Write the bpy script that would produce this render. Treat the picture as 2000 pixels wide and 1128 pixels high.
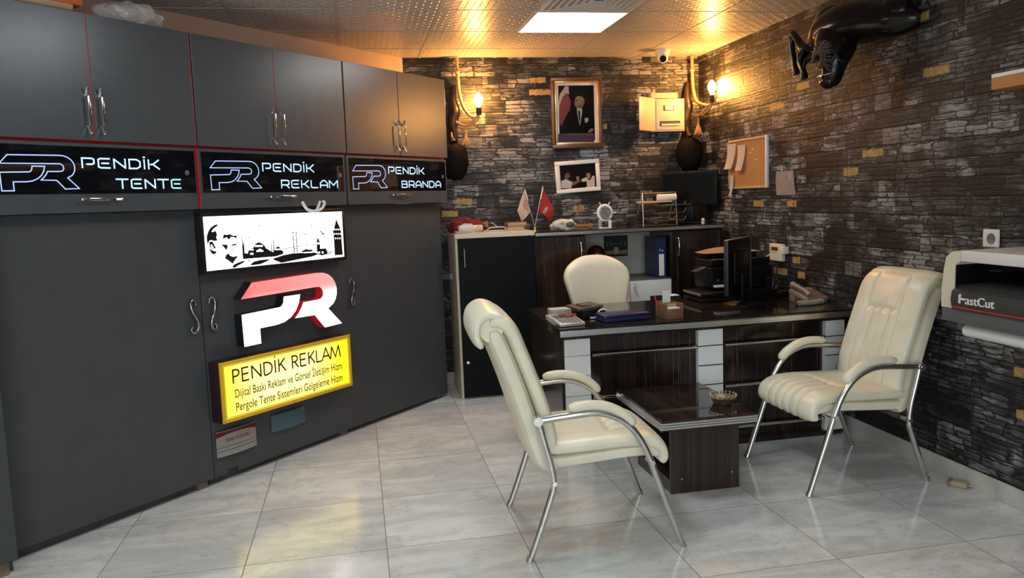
import bpy, bmesh, math, random
from mathutils import Vector, Matrix, Quaternion

for _o in list(bpy.data.objects):
    bpy.data.objects.remove(_o)
scene = bpy.context.scene
COL = scene.collection
random.seed(7)
PI = math.pi

# ------------------------------------------------------------------ camera
F_PX, PITCH, ROLL, YAW, CAM_H = 1542.095, 0.1157155, -0.0381877, 0.190288, 1.507
fwd = Vector((math.sin(YAW)*math.cos(PITCH), math.cos(YAW)*math.cos(PITCH), -math.sin(PITCH)))
r0 = Vector((math.cos(YAW), -math.sin(YAW), 0)); u0 = r0.cross(fwd)
cr = math.cos(ROLL)*r0 + math.sin(ROLL)*u0; cu = cr.cross(fwd)
CAMP = Vector((0, 0, CAM_H))
cam = bpy.data.cameras.new('camera'); cam_o = bpy.data.objects.new('camera', cam); COL.objects.link(cam_o)
cam.sensor_width = 36; cam.lens = F_PX/2000*36; cam.clip_start = .05; cam.clip_end = 60
mw = Matrix((cr, cu, -fwd)).transposed().to_4x4(); mw.translation = CAMP
cam_o.matrix_world = mw
scene.camera = cam_o

# measuring helpers: a sight line from the tripod met with a known real plane
def ray(px, py): return fwd + cr*((px-1000)/F_PX) - cu*((py-564)/F_PX)
def atY(px, py, y):
    d = ray(px, py); return CAMP + d*(y/d.y)
def atX(px, py, x):
    d = ray(px, py); return CAMP + d*(x/d.x)
def atZ(px, py, z):
    d = ray(px, py); return CAMP + d*((z-CAM_H)/d.z)

# ------------------------------------------------------------------ world, front fill, exposure
scene.view_settings.view_transform = 'Standard'
scene.view_settings.look = 'None'
scene.view_settings.exposure = 0.0
scene.view_settings.gamma = 1.0
scene.view_settings.use_curve_mapping = False
w = bpy.data.worlds.new('world'); scene.world = w; w.use_nodes = True
w.node_tree.nodes['Background'].inputs[0].default_value = (.75, .85, 1, 1)
w.node_tree.nodes['Background'].inputs[1].default_value = .35

def area(name, loc, target, sx, sy, power, color):
    l = bpy.data.lights.new(name, 'AREA'); l.shape = 'RECTANGLE'; l.size = sx; l.size_y = sy
    l.energy = power; l.color = color
    o = bpy.data.objects.new(name, l); COL.objects.link(o); o.location = loc
    o.rotation_euler = (Vector(target)-Vector(loc)).to_track_quat('-Z', 'Y').to_euler()
    return o
# unseen fill lamp added behind the camera for assumed shop-front daylight
area('front_fill', (-0.6, -2.85, 1.45), (-0.6, 3, 1.2), 4.6, 2.2, 115, (.90, .97, 1))
CEIL_Z = 2.62; BACK_Y = 6.38; RIGHT_X = 2.90

# ------------------------------------------------------------------ materials
def new_mat(name):
    m = bpy.data.materials.new(name); m.use_nodes = True
    return m, m.node_tree, m.node_tree.nodes['Principled BSDF']
def lin(r, g, b):
    f = lambda c: (c/255/12.92) if c/255 <= .04045 else ((c/255+.055)/1.055)**2.4
    return (f(r), f(g), f(b), 1)
def mat(name, col, rough=.5, metal=0, spec=.5, coat=0, emit=None, es=0, bump=0, bscale=200, trans=0, alpha=1, var=0, vscale=6, stretch=None):
    m, nt, b = new_mat(name)
    if len(col) == 3: col = (*col, 1)
    b.inputs['Base Color'].default_value = col
    b.inputs['Roughness'].default_value = rough; b.inputs['Metallic'].default_value = metal
    b.inputs['Specular IOR Level'].default_value = spec; b.inputs['Coat Weight'].default_value = coat
    b.inputs['Coat Roughness'].default_value = .05
    b.inputs['Transmission Weight'].default_value = trans; b.inputs['Alpha'].default_value = alpha
    if emit:
        b.inputs['Emission Color'].default_value = (*emit[:3], 1); b.inputs['Emission Strength'].default_value = es
    tc = nt.nodes.new('ShaderNodeTexCoord')
    def noise(scale, detail=4, st=None):
        n = nt.nodes.new('ShaderNodeTexNoise'); n.inputs['Scale'].default_value = scale; n.inputs['Detail'].default_value = detail
        if st:
            mp = nt.nodes.new('ShaderNodeMapping'); mp.inputs['Scale'].default_value = st
            nt.links.new(tc.outputs['Object'], mp.inputs[0]); nt.links.new(mp.outputs[0], n.inputs['Vector'])
        else: nt.links.new(tc.outputs['Object'], n.inputs['Vector'])
        return n
    n = noise(vscale, 5, stretch)
    mx = nt.nodes.new('ShaderNodeMix'); mx.data_type = 'RGBA'; mx.blend_type = 'MULTIPLY'
    mx.inputs['Factor'].default_value = 1; mx.inputs['A'].default_value = col
    rp = nt.nodes.new('ShaderNodeMapRange'); v = max(var, .03)
    rp.inputs['From Min'].default_value = .3; rp.inputs['From Max'].default_value = .7
    rp.inputs['To Min'].default_value = 1-v; rp.inputs['To Max'].default_value = 1+v
    nt.links.new(n.outputs['Fac'], rp.inputs['Value']); nt.links.new(rp.outputs[0], mx.inputs['B'])
    nt.links.new(mx.outputs['Result'], b.inputs['Base Color'])
    if bump:
        bn = noise(bscale, 3, stretch); bp = nt.nodes.new('ShaderNodeBump'); bp.inputs['Strength'].default_value = bump
        bp.inputs['Distance'].default_value = .004
        nt.links.new(bn.outputs['Fac'], bp.inputs['Height']); nt.links.new(bp.outputs[0], b.inputs['Normal'])
    return m

class NT:
    """tiny node-math writer"""
    def __init__(s, nt): s.nt = nt
    def m(s, op, a, b=None, c=None):
        n = s.nt.nodes.new('ShaderNodeMath'); n.operation = op
        for i, v in enumerate((a, b, c)):
            if v is None: continue
            if isinstance(v, (int, float)): n.inputs[i].default_value = v
            else: s.nt.links.new(v, n.inputs[i])
        return n.outputs[0]
    def vec(s, x, y, z=0):
        n = s.nt.nodes.new('ShaderNodeCombineXYZ')
        for i, v in enumerate((x, y, z)):
            if isinstance(v, (int, float)): n.inputs[i].default_value = v
            else: s.nt.links.new(v, n.inputs[i])
        return n.outputs[0]
    def wn(s, v, out='Value'):
        n = s.nt.nodes.new('ShaderNodeTexWhiteNoise'); n.noise_dimensions = '3D'; s.nt.links.new(v, n.inputs['Vector']); return n.outputs[out]
    def noise(s, v, scale, detail=4, rough=.55, dist=0):
        n = s.nt.nodes.new('ShaderNodeTexNoise'); n.inputs['Scale'].default_value = scale; n.inputs['Detail'].default_value = detail
        n.inputs['Roughness'].default_value = rough; n.inputs['Distortion'].default_value = dist
        s.nt.links.new(v, n.inputs['Vector']); return n.outputs['Fac']
    def mixc(s, f, a, b, mode='MIX'):
        n = s.nt.nodes.new('ShaderNodeMix'); n.data_type = 'RGBA'; n.blend_type = mode
        for k, v in (('Factor', f), ('A', a), ('B', b)):
            if isinstance(v, (int, float)): n.inputs[k].default_value = v
            elif isinstance(v, tuple): n.inputs[k].default_value = v if len(v) == 4 else (*v, 1)
            else: s.nt.links.new(v, n.inputs[k])
        return n.outputs['Result']
    def ramp(s, v, a, b, lo=0, hi=1, smooth=True):
        n = s.nt.nodes.new('ShaderNodeMapRange'); n.interpolation_type = 'SMOOTHSTEP' if smooth else 'LINEAR'
        s.nt.links.new(v, n.inputs['Value'])
        for k, x in (('From Min', a), ('From Max', b), ('To Min', lo), ('To Max', hi)): n.inputs[k].default_value = x
        return n.outputs[0]
    def xyz(s, which='Object'):
        tc = s.nt.nodes.new('ShaderNodeTexCoord'); sp = s.nt.nodes.new('ShaderNodeSeparateXYZ')
        s.nt.links.new(tc.outputs[which], sp.inputs[0]); return tc.outputs[which], sp.outputs
    def bump(s, h, strength, dist, b):
        n = s.nt.nodes.new('ShaderNodeBump'); n.inputs['Strength'].default_value = strength; n.inputs['Distance'].default_value = dist
        s.nt.links.new(h, n.inputs['Height']); s.nt.links.new(n.outputs[0], b.inputs['Normal'])

def stone_wallpaper(name, ax):
    m, nt, b = new_mat(name); q = NT(nt); co, o = q.xyz(); u, z = o[ax], o[2]
    wob = q.noise(q.vec(q.m('MULTIPLY', u, 3), q.m('MULTIPLY', z, 3)), 1.0, 2)
    zz = q.m('ADD', q.m('DIVIDE', z, .095), q.m('MULTIPLY', q.m('SUBTRACT', wob, .5), .10))
    row = q.m('FLOOR', zz); fz = q.m('FRACT', zz)
    rr = q.wn(q.vec(row, 3.1, .7))
    xs = q.m('ADD', q.m('DIVIDE', u, .44), q.m('MULTIPLY', rr, 9))
    col = q.m('FLOOR', xs); fx = q.m('FRACT', xs)
    idv = q.wn(q.vec(col, row, 1.3)); idc = q.wn(q.vec(col, row, 7.7), 'Color')
    # a stone splits at a random place
    cut = q.m('ADD', .3, q.m('MULTIPLY', q.wn(q.vec(col, row, 4.4)), .4))
    side = q.m('GREATER_THAN', fx, cut)
    idv2 = q.wn(q.vec(q.m('ADD', q.m('MULTIPLY', col, 2), side), row, 2.9))
    # small ragged ledge stones packed inside each block
    seed = q.m('MULTIPLY', idv, 23)
    wx = q.noise(q.vec(q.m('ADD', q.m('MULTIPLY', u, 9), seed), q.m('MULTIPLY', z, 22), 3), 1.0, 4, .6)
    wz = q.noise(q.vec(q.m('ADD', q.m('MULTIPLY', u, 7), seed), q.m('MULTIPLY', z, 16), 8), 1.0, 5, .6)
    nz_ = q.m('ADD', 2.2, q.m('MULTIPLY', q.wn(q.vec(col, row, 6.6)), 1.8))
    z2 = q.m('ADD', q.m('MULTIPLY', fz, nz_), q.m('MULTIPLY', q.m('SUBTRACT', wz, .5), 1.5)); r2 = q.m('FLOOR', z2); g2 = q.m('FRACT', z2)
    k2 = q.wn(q.vec(r2, q.m('ADD', row, q.m('MULTIPLY', col, 3)), 1.9))
    x2_ = q.m('ADD', q.m('ADD', q.m('MULTIPLY', u, q.m('ADD', 3.6, q.m('MULTIPLY', k2, 5))), q.m('MULTIPLY', k2, 19)), q.m('MULTIPLY', q.m('SUBTRACT', wx, .5), .8)); cc2 = q.m('FLOOR', x2_); h2 = q.m('FRACT', x2_)
    facet = q.wn(q.vec(cc2, q.m('ADD', r2, q.m('MULTIPLY', row, 5)), q.m('ADD', col, .4)))
    ed = q.m('MINIMUM', q.m('MULTIPLY', q.m('MINIMUM', g2, q.m('SUBTRACT', 1, g2)), .45), q.m('MINIMUM', h2, q.m('SUBTRACT', 1, h2)))
    crack = q.ramp(ed, .005, .075)
    lay_n = q.noise(q.vec(q.m('ADD', q.m('MULTIPLY', u, 11), q.m('MULTIPLY', facet, 31)), q.m('MULTIPLY', z, 62), q.m('MULTIPLY', row, 1.7)), 1.0, 7, .66, .9)
    lay = q.ramp(lay_n, .34, .66)
    blot = q.ramp(q.noise(co, 4.2, 4), .36, .66)
    val = q.m('MULTIPLY', q.m('ADD', .20, q.m('MULTIPLY', q.m('POWER', idv2, 1.3), .80)), q.m('ADD', .30, q.m('MULTIPLY', blot, .8)))
    val = q.m('MULTIPLY', val, q.m('ADD', .32, q.m('MULTIPLY', lay, .85)))
    val = q.m('MULTIPLY', val, q.m('ADD', .40, q.m('MULTIPLY', facet, .85)))
    val = q.m('MULTIPLY', val, q.m('ADD', .12, q.m('MULTIPLY', crack, .88)))
    val = q.m('POWER', q.m('MULTIPLY', val, 1.75), 1.55)
    c = q.mixc(val, (.0034, .0033, .0034), (.245, .243, .247))
    # light ragged flecks
    fl = q.ramp(q.noise(q.vec(q.m('MULTIPLY', u, 13), q.m('MULTIPLY', z, 80)), 1.0, 3), .69, .76)
    c = q.mixc(q.m('MULTIPLY', fl, .6), c, (.34, .32, .30))
    # ochre facets
    x2 = q.m('ADD', q.m('DIVIDE', u, .22), q.m('MULTIPLY', rr, 17)); c2 = q.m('FLOOR', x2); f2 = q.m('FRACT', x2)
    t = q.wn(q.vec(c2, row, 5.5))
    tz = q.m('ADD', fz, q.m('MULTIPLY', q.m('SUBTRACT', q.noise(co, 40, 2), .5), .25))
    inz = q.m('MULTIPLY', q.m('GREATER_THAN', tz, .42), q.m('LESS_THAN', tz, .88))
    inx = q.m('MULTIPLY', q.m('GREATER_THAN', f2, .06), q.m('LESS_THAN', f2, q.m('ADD', .45, q.m('MULTIPLY', q.wn(q.vec(c2, row, 8.3)), .5))))
    tan = q.m('MULTIPLY', q.m('MULTIPLY', q.m('GREATER_THAN', t, .925), inz), inx)
    c = q.mixc(tan, c, q.mixc(q.ramp(q.noise(co, 30, 4), .3, .7), (.26, .155, .05), (.42, .28, .105)))
    pale = q.m('MULTIPLY', q.m('MULTIPLY', q.m('LESS_THAN', t, .035), q.m('GREATER_THAN', tz, .1)), inx)
    c = q.mixc(q.m('MULTIPLY', pale, q.m('ADD', .15, q.m('MULTIPLY', lay, .5))), c, (.24, .225, .215))
    # joints
    j = q.m('MULTIPLY', q.ramp(fz, .02, .09), q.ramp(fx, .003, .014))
    c = q.mixc(j, (.004, .0035, .003), c)
    nt.links.new(c, b.inputs['Base Color'])
    b.inputs['Roughness'].default_value = .55; b.inputs['Specular IOR Level'].default_value = .35
    h = q.m('ADD', q.m('MULTIPLY', j, .6), q.m('ADD', q.m('MULTIPLY', crack, .5), q.m('MULTIPLY', lay, .25)))
    q.bump(h, .45, .005, b)
    return m

def marble_tiles(name):
    m, nt, b = new_mat(name); q = NT(nt); co, o = q.xyz(); x, y = o[0], o[1]
    tx = q.m('DIVIDE', q.m('SUBTRACT', x, .046), .5965); ty = q.m('DIVIDE', q.m('SUBTRACT', y, .340), .6035)
    ix, iy = q.m('FLOOR', tx), q.m('FLOOR', ty); fx, fy = q.m('FRACT', tx), q.m('FRACT', ty)
    rnd = q.wn(q.vec(ix, iy, 2.2), 'Color')
    mp = nt.nodes.new('ShaderNodeVectorMath'); mp.operation = 'MULTIPLY_ADD'
    nt.links.new(rnd, mp.inputs[0]); mp.inputs[1].default_value = (40, 40, 40); nt.links.new(q.vec(x, y), mp.inputs[2])
    v = mp.outputs[0]
    st = nt.nodes.new('ShaderNodeMapping'); st.inputs['Rotation'].default_value = (0, 0, .7); st.inputs['Scale'].default_value = (1, 3.4, 1)
    nt.links.new(v, st.inputs[0]); sv = st.outputs[0]
    n1 = q.noise(sv, 1.6, 8, .6, 1.0); n2 = q.noise(v, 5, 6, .6, 1.5); n3 = q.noise(sv, 5, 6, .7, 2.2)
    c = q.mixc(q.ramp(n1, .32, .68), (.60, .605, .585), (.80, .80, .775))
    c = q.mixc(q.m('MULTIPLY', q.ramp(n2, .5, .74), .4), c, (.50, .51, .50))
    vein = q.ramp(q.m('ABSOLUTE', q.m('SUBTRACT', n3, .5)), 0, .035, 1, 0)
    c = q.mixc(q.m('MULTIPLY', vein, q.m('MULTIPLY', q.ramp(n2, .42, .6), .42)), c, (.30, .31, .31))
    tone = q.wn(q.vec(ix, iy, 9.1)); c = q.mixc(1, c, q.mixc(tone, (.92, .92, .92), (1.03, 1.03, 1.03)), 'MULTIPLY')
    ex = q.m('MINIMUM', fx, q.m('SUBTRACT', 1, fx)); ey = q.m('MINIMUM', fy, q.m('SUBTRACT', 1, fy))
    g = q.ramp(q.m('MINIMUM', ex, ey), .0022, .0042)
    c = q.mixc(g, (.16, .155, .145), c)
    # worn stains
    s = q.ramp(q.noise(co, 2.3, 2), .70, .74); c = q.mixc(q.m('MULTIPLY', s, .12), c, (.3, .26, .2))
    nt.links.new(c, b.inputs['Base Color'])
    nt.links.new(q.ramp(g, 0, 1, .6, .14), b.inputs['Roughness'])
    b.inputs['Specular IOR Level'].default_value = .5
    return m

def ceiling_panels(name):
    m, nt, b = new_mat(name); q = NT(nt); co, o = q.xyz(); x, y = o[0], o[1]
    k = 2*PI/.082
    a = q.m('MULTIPLY', q.m('SINE', q.m('MULTIPLY', x, k)), q.m('SINE', q.m('MULTIPLY', y, k)))
    h = q.ramp(a, -.18, .18)
    b.inputs['Base Color'].default_value = (.62, .595, .57, 1)
    c = q.mixc(h, (.47, .445, .42), (.53, .505, .48)); nt.links.new(c, b.inputs['Base Color'])
    b.inputs['Roughness'].default_value = .34; b.inputs['Specular IOR Level'].default_value = .45
    q.bump(h, .95, .007, b)
    return m

def ebony(name, ax_across, ax_along, rough=.16, base=(.0095, .0062, .0055), coat=.12):
    m, nt, b = new_mat(name); q = NT(nt); co, o = q.xyz()
    a, l = o[ax_across], o[ax_along]
    wv = q.m('MULTIPLY', q.m('SUBTRACT', q.noise(q.vec(q.m('MULTIPLY', a, 4), q.m('MULTIPLY', l, 2.2)), 1.0, 2), .5), .012)
    a = q.m('ADD', a, wv)
    n = q.noise(q.vec(q.m('MULTIPLY', a, 62), q.m('MULTIPLY', l, .7)), 1.0, 1, .4); n2 = q.noise(q.vec(q.m('MULTIPLY', a, 190), q.m('MULTIPLY', l, 1.5)), 1.0, 3)
    n3 = q.noise(q.vec(q.m('MULTIPLY', a, 24), q.m('MULTIPLY', l, .5), 5), 1.0, 2)
    broad = q.noise(q.vec(q.m('MULTIPLY', a, 13), q.m('MULTIPLY', l, .4)), 1.0, 2)
    c = q.mixc(q.ramp(broad, .35, .7), base, (base[0]*2.5, base[1]*2.1, base[2]*1.9))
    c = q.mixc(q.m('MULTIPLY', q.ramp(n2, .52, .72), .45), c, (.036, .022, .016))
    c = q.mixc(q.m('MULTIPLY', q.ramp(q.m('ABSOLUTE', q.m('SUBTRACT', n, .56)), .0, .022, 1, 0), q.ramp(n3, .40, .62, .1, .9)), c, (.135, .088, .060))
    nt.links.new(c, b.inputs['Base Color']); b.inputs['Roughness'].default_value = rough
    b.inputs['Coat Weight'].default_value = coat; b.inputs['Coat Roughness'].default_value = .06
    b.inputs['Specular IOR Level'].default_value = .38
    return m

def lit_face(name, inner, outer, s_in, s_out, gx=True):
    """a translucent sign face with lamps behind it: brighter in the middle, where the lamps are"""
    m, nt, b = new_mat(name); q = NT(nt); co, o = q.xyz('Generated')
    dx = q.m('ABSOLUTE', q.m('SUBTRACT', o[0], .45)); dz = q.m('ABSOLUTE', q.m('SUBTRACT', o[2], .5))
    d = q.m('MAXIMUM', dx, q.m('MULTIPLY', dz, .75))
    f = q.ramp(d, .12, .5)
    c = q.mixc(f, inner, outer); st = q.ramp(d, .12, .5, s_in, s_out)
    nt.links.new(c, b.inputs['Base Color']); nt.links.new(c, b.inputs['Emission Color']); nt.links.new(st, b.inputs['Emission Strength'])
    b.inputs['Roughness'].default_value = .25
    return m

M = {}
M['stone_x'] = stone_wallpaper('stone_wallpaper_back', 0)
M['stone_y'] = stone_wallpaper('stone_wallpaper_side', 1)
M['floor'] = marble_tiles('marble_floor_tiles')
M['ceiling'] = ceiling_panels('embossed_ceiling_panels')
M['beige'] = mat('beige_wall_paint', (.50, .37, .31), .6, var=.06)
M['plain'] = mat('pale_wall_paint', (.55, .54, .52), .7)
M['tbar'] = mat('ceiling_grid_metal', (.42, .40, .38), .4)
M['marble'] = mat('skirting_marble', (.50, .49, .45), .25, var=.15, vscale=9)
M['cab'] = mat('graphite_laminate', (.056, .061, .068), .30, spec=.75, bump=.06, bscale=500, var=.06, vscale=14)
M['cab2'] = mat('graphite_laminate_matt', (.050, .053, .058), .42, spec=.4, bump=.06, bscale=500, var=.07, vscale=10)
M['red_edge'] = mat('red_edge_band', (.42, .018, .022), .35)
M['plinth'] = mat('dark_plinth_board', (.05, .045, .042), .45, var=.3, vscale=12)
M['block'] = mat('raw_wood_block', (.15, .11, .08), .7, var=.25, vscale=20)
M['chrome'] = mat('chrome', (.78, .78, .78), .12, 1)
M['steel'] = mat('brushed_steel_tube', (.62, .61, .58), .22, 1, var=.08, vscale=30)
M['alu'] = mat('ribbed_aluminium_edge', (.72, .73, .73), .25, 1)
M['gloss_black'] = mat('black_glass', (.004, .004, .006), .03, spec=.8)
M['ice'] = mat('etched_letters_lit', (.5, .7, 1), .3, emit=(.42, .66, 1), es=.95)
M['ice_line'] = mat('etched_outline_lit', (.4, .5, 1), .3, emit=(.40, .52, 1), es=.85)
M['ice_teal'] = mat('etched_letters_lit_teal', (.4, .8, .85), .3, emit=(.30, .66, .72), es=.75)
M['dim_grey'] = mat('etched_mark_unlit', (.30, .31, .33), .4)
M['black_metal'] = mat('black_painted_metal', (.008, .008, .009), .32)
M['black_plastic'] = mat('black_plastic', (.0042, .004, .004), .45, spec=.16, bump=.04)
M['gray_plastic'] = mat('grey_plastic', (.10, .10, .105), .4)
M['brown_metal'] = mat('dark_brown_sign_box', (.028, .014, .010), .4)
M['yellow_frame'] = mat('yellow_sign_frame', (.72, .42, .02), .35)
M['ink'] = mat('black_vinyl_ink', (.004, .005, .008), .4)
M['ink_brown'] = mat('brown_sign_letters', (.06, .016, .002), .4)
M['ink_olive'] = mat('olive_sign_letters', (.16, .09, .004), .4)
M['white_lit'] = lit_face('white_lightbox_face', (1, 1, 1, 1), (.93, .96, 1, 1), 1.9, 1.4)
M['yellow_lit'] = lit_face('yellow_lightbox_face', (1, .86, .30, 1), (1, .74, .015, 1), 1.45, 1.2)
M['p_lit'] = mat('white_letter_face', (1, 1, 1), .3, emit=(.96, .97, 1), es=3.0)
M['cream'] = mat('cream_leather', (.76, .715, .555), .36, spec=.45, bump=.22, bscale=46, var=.07, vscale=9)
M['cream_back'] = mat('cream_leather_office', (.74, .66, .51), .4, bump=.1, bscale=60, var=.05)
M['seam'] = mat('cream_leather_seam', (.40, .34, .24), .5)
M['ebony_v'] = ebony('ebony_veneer_upright', 0, 2)
M['ebony_top'] = ebony('ebony_veneer_desk_top', 1, 0, rough=.07)
M['ebony_table'] = ebony('ebony_veneer_table_top', 0, 1, rough=.06, base=(.016, .010, .008))
M['ebony_leg'] = ebony('ebony_veneer_table_leg', 0, 2, rough=.3, base=(.020, .0145, .013), coat=.1)
M['ebony_side'] = ebony('ebony_veneer_side', 1, 2)
M['white_lam'] = mat('white_laminate', (.80, .82, .82), .25)
M['shelf_back'] = mat('pale_shelf_back', (.50, .49, .42), .45)
M['groove'] = mat('dark_groove', (.03, .03, .03), .5)
M['cream_lam'] = mat('cream_laminate', (.60, .53, .38), .4)
M['black_lam'] = mat('black_laminate_door', (.004, .005, .006), .5, spec=.12, var=.1)
M['paper'] = mat('white_paper', (.72, .70, .66), .7)
M['paper_tan'] = mat('tan_envelope_paper', (.62, .42, .25), .7)
M['paper_pink'] = mat('old_paper', (.52, .43, .37), .7, var=.1)
M['print'] = mat('faint_print', (.34, .29, .26), .7)
M['white_plastic'] = mat('white_plastic', (.70, .69, .66), .4)
M['ivory'] = mat('ivory_plastic', (.66, .60, .44), .4)
M['cork'] = mat('cork', (.40, .19, .065), .8, bump=.4, bscale=300, var=.22, vscale=90)
M['wood_frame'] = mat('wooden_frame_light', (.52, .33, .17), .4, var=.12)
M['bronze'] = mat('bronze_frame', (.10, .045, .018), .3, spec=.6, var=.2)
M['gold'] = mat('gold_fillet', (.75, .45, .16), .25, .9)
M['red_cloth'] = mat('red_cloth', (.13, .005, .008), .9, bump=.5, bscale=30, var=.25)
M['flag_red'] = mat('red_flag_satin', (.50, .022, .012), .55)
M['flag_white'] = mat('white_flag_satin', (.74, .60, .48), .55)
M['blue'] = mat('navy_blue_board', (.010, .016, .085), .4)
M['blue_leather'] = mat('blue_leather', (.008, .012, .065), .33, bump=.3, bscale=150)
M['tan_leather'] = mat('tan_leather', (.30, .13, .05), .5, var=.2)
M['brown_wood'] = mat('brown_wood', (.16, .075, .032), .45, var=.25, vscale=20, stretch=(1, 1, 6))
M['dark_wood'] = mat('dark_driftwood', (.035, .017, .008), .35, bump=.6, bscale=25, var=.4)
M['rope'] = mat('rope', (.48, .27, .11), .6, bump=.7, bscale=140, var=.3)
M['bulb'] = mat('warm_bulb_glass', (1, .7, .3), .3, emit=(1, .43, .09), es=620)
M['gloss_bull'] = mat('black_lacquer', (.005, .0032, .0026), .2, spec=.32, var=.2)
M['orange'] = mat('orange_plastic', (.55, .12, .03), .4)
M['tan_board'] = mat('tan_board', (.46, .30, .18), .5, var=.1)
M['shelf_orange'] = mat('ochre_shelf_edge', (.45, .19, .05), .5, var=.06)
M['blue_plate'] = mat('steel_blue_plate', (.14, .26, .32), .3, .3)
M['silver_plate'] = mat('silver_plate', (.55, .54, .52), .3, .3)
M['red_ink'] = mat('dark_red_print', (.30, .02, .02), .4)
M['clear'] = mat('clear_plastic_film', (.85, .83, .82), .12, spec=.7, alpha=.35, bump=.9, bscale=20)
M['bag'] = mat('pale_plastic_bag', (.60, .54, .46), .35, alpha=.9, bump=.8, bscale=25, var=.15)
M['silver'] = mat('old_silver', (.42, .36, .25), .28, .9, bump=.4, bscale=60)
M['maroon'] = mat('maroon_vinyl', (.05, .008, .008), .35)
M['green'] = mat('dark_green_plastic', (.06, .08, .03), .5)
M['gold_print'] = mat('gold_print', (.42, .33, .12), .4)
M['beige_cord'] = mat('beige_cord', (.36, .29, .19), .55)
M['panel_light'] = mat('led_diffuser', (1, 1, 1), .4, emit=(.98, .98, .96), es=18)
M['panel_light2'] = mat('led_diffuser_bright', (1, 1, 1), .4, emit=(.87, .96, 1), es=17)
M['screen'] = mat('dark_screen', (.003, .0028, .0028), .2, spec=.2)
M['skin'] = mat('printed_skin', (.22, .13, .085), .6); M['skin2'] = mat('printed_skin_dark', (.12, .055, .03), .6)
M['pic_dark'] = mat('printed_dark_ground', (.0045, .0025, .0025), .4, spec=.15); M['pic_suit'] = mat('printed_dark_suit', (.0016, .001, .001), .4, spec=.15)
M['pic_grey'] = mat('printed_grey', (.17, .145, .13), .5); M['pic_purple'] = mat('printed_dark_purple', (.05, .025, .05), .4)
M['pic_red'] = mat('printed_red', (.20, .025, .022), .5); M['pic_white'] = mat('printed_white', (.42, .37, .34), .5)
M['lcd'] = mat('small_display', (.10, .035, .02), .2)

M['fuse_white'] = mat('fuse_box_enamel', (.46, .43, .37), .4)
M['dark_bezel'] = mat('dark_bezel_plastic', (.022, .024, .026), .4)

M['worn_card'] = mat('worn_brown_card', (.075, .052, .034), .5, var=.4, vscale=25)
M['charcoal'] = mat('charcoal_cover', (.035, .035, .036), .38)

M['dark_chrome'] = mat('dark_chrome', (.30, .295, .29), .14, 1)

# ------------------------------------------------------------------ mesh writer
def crom(pts, n=6, closed=False):
    P = [Vector(p) for p in pts]; out = []; L = len(P)
    for i in range(L if closed else L-1):
        if closed: a, b, c, d = P[i-1], P[i], P[(i+1) % L], P[(i+2) % L]
        else: a, b, c, d = P[max(i-1, 0)], P[i], P[i+1], P[min(i+2, L-1)]
        for k in range(n):
            t = k/n
            out.append(.5*((2*b)+(c-a)*t+(2*a-5*b+4*c-d)*t*t+(3*b-a-3*c+d)*t**3))
    if not closed: out.append(P[-1])
    return out

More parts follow.
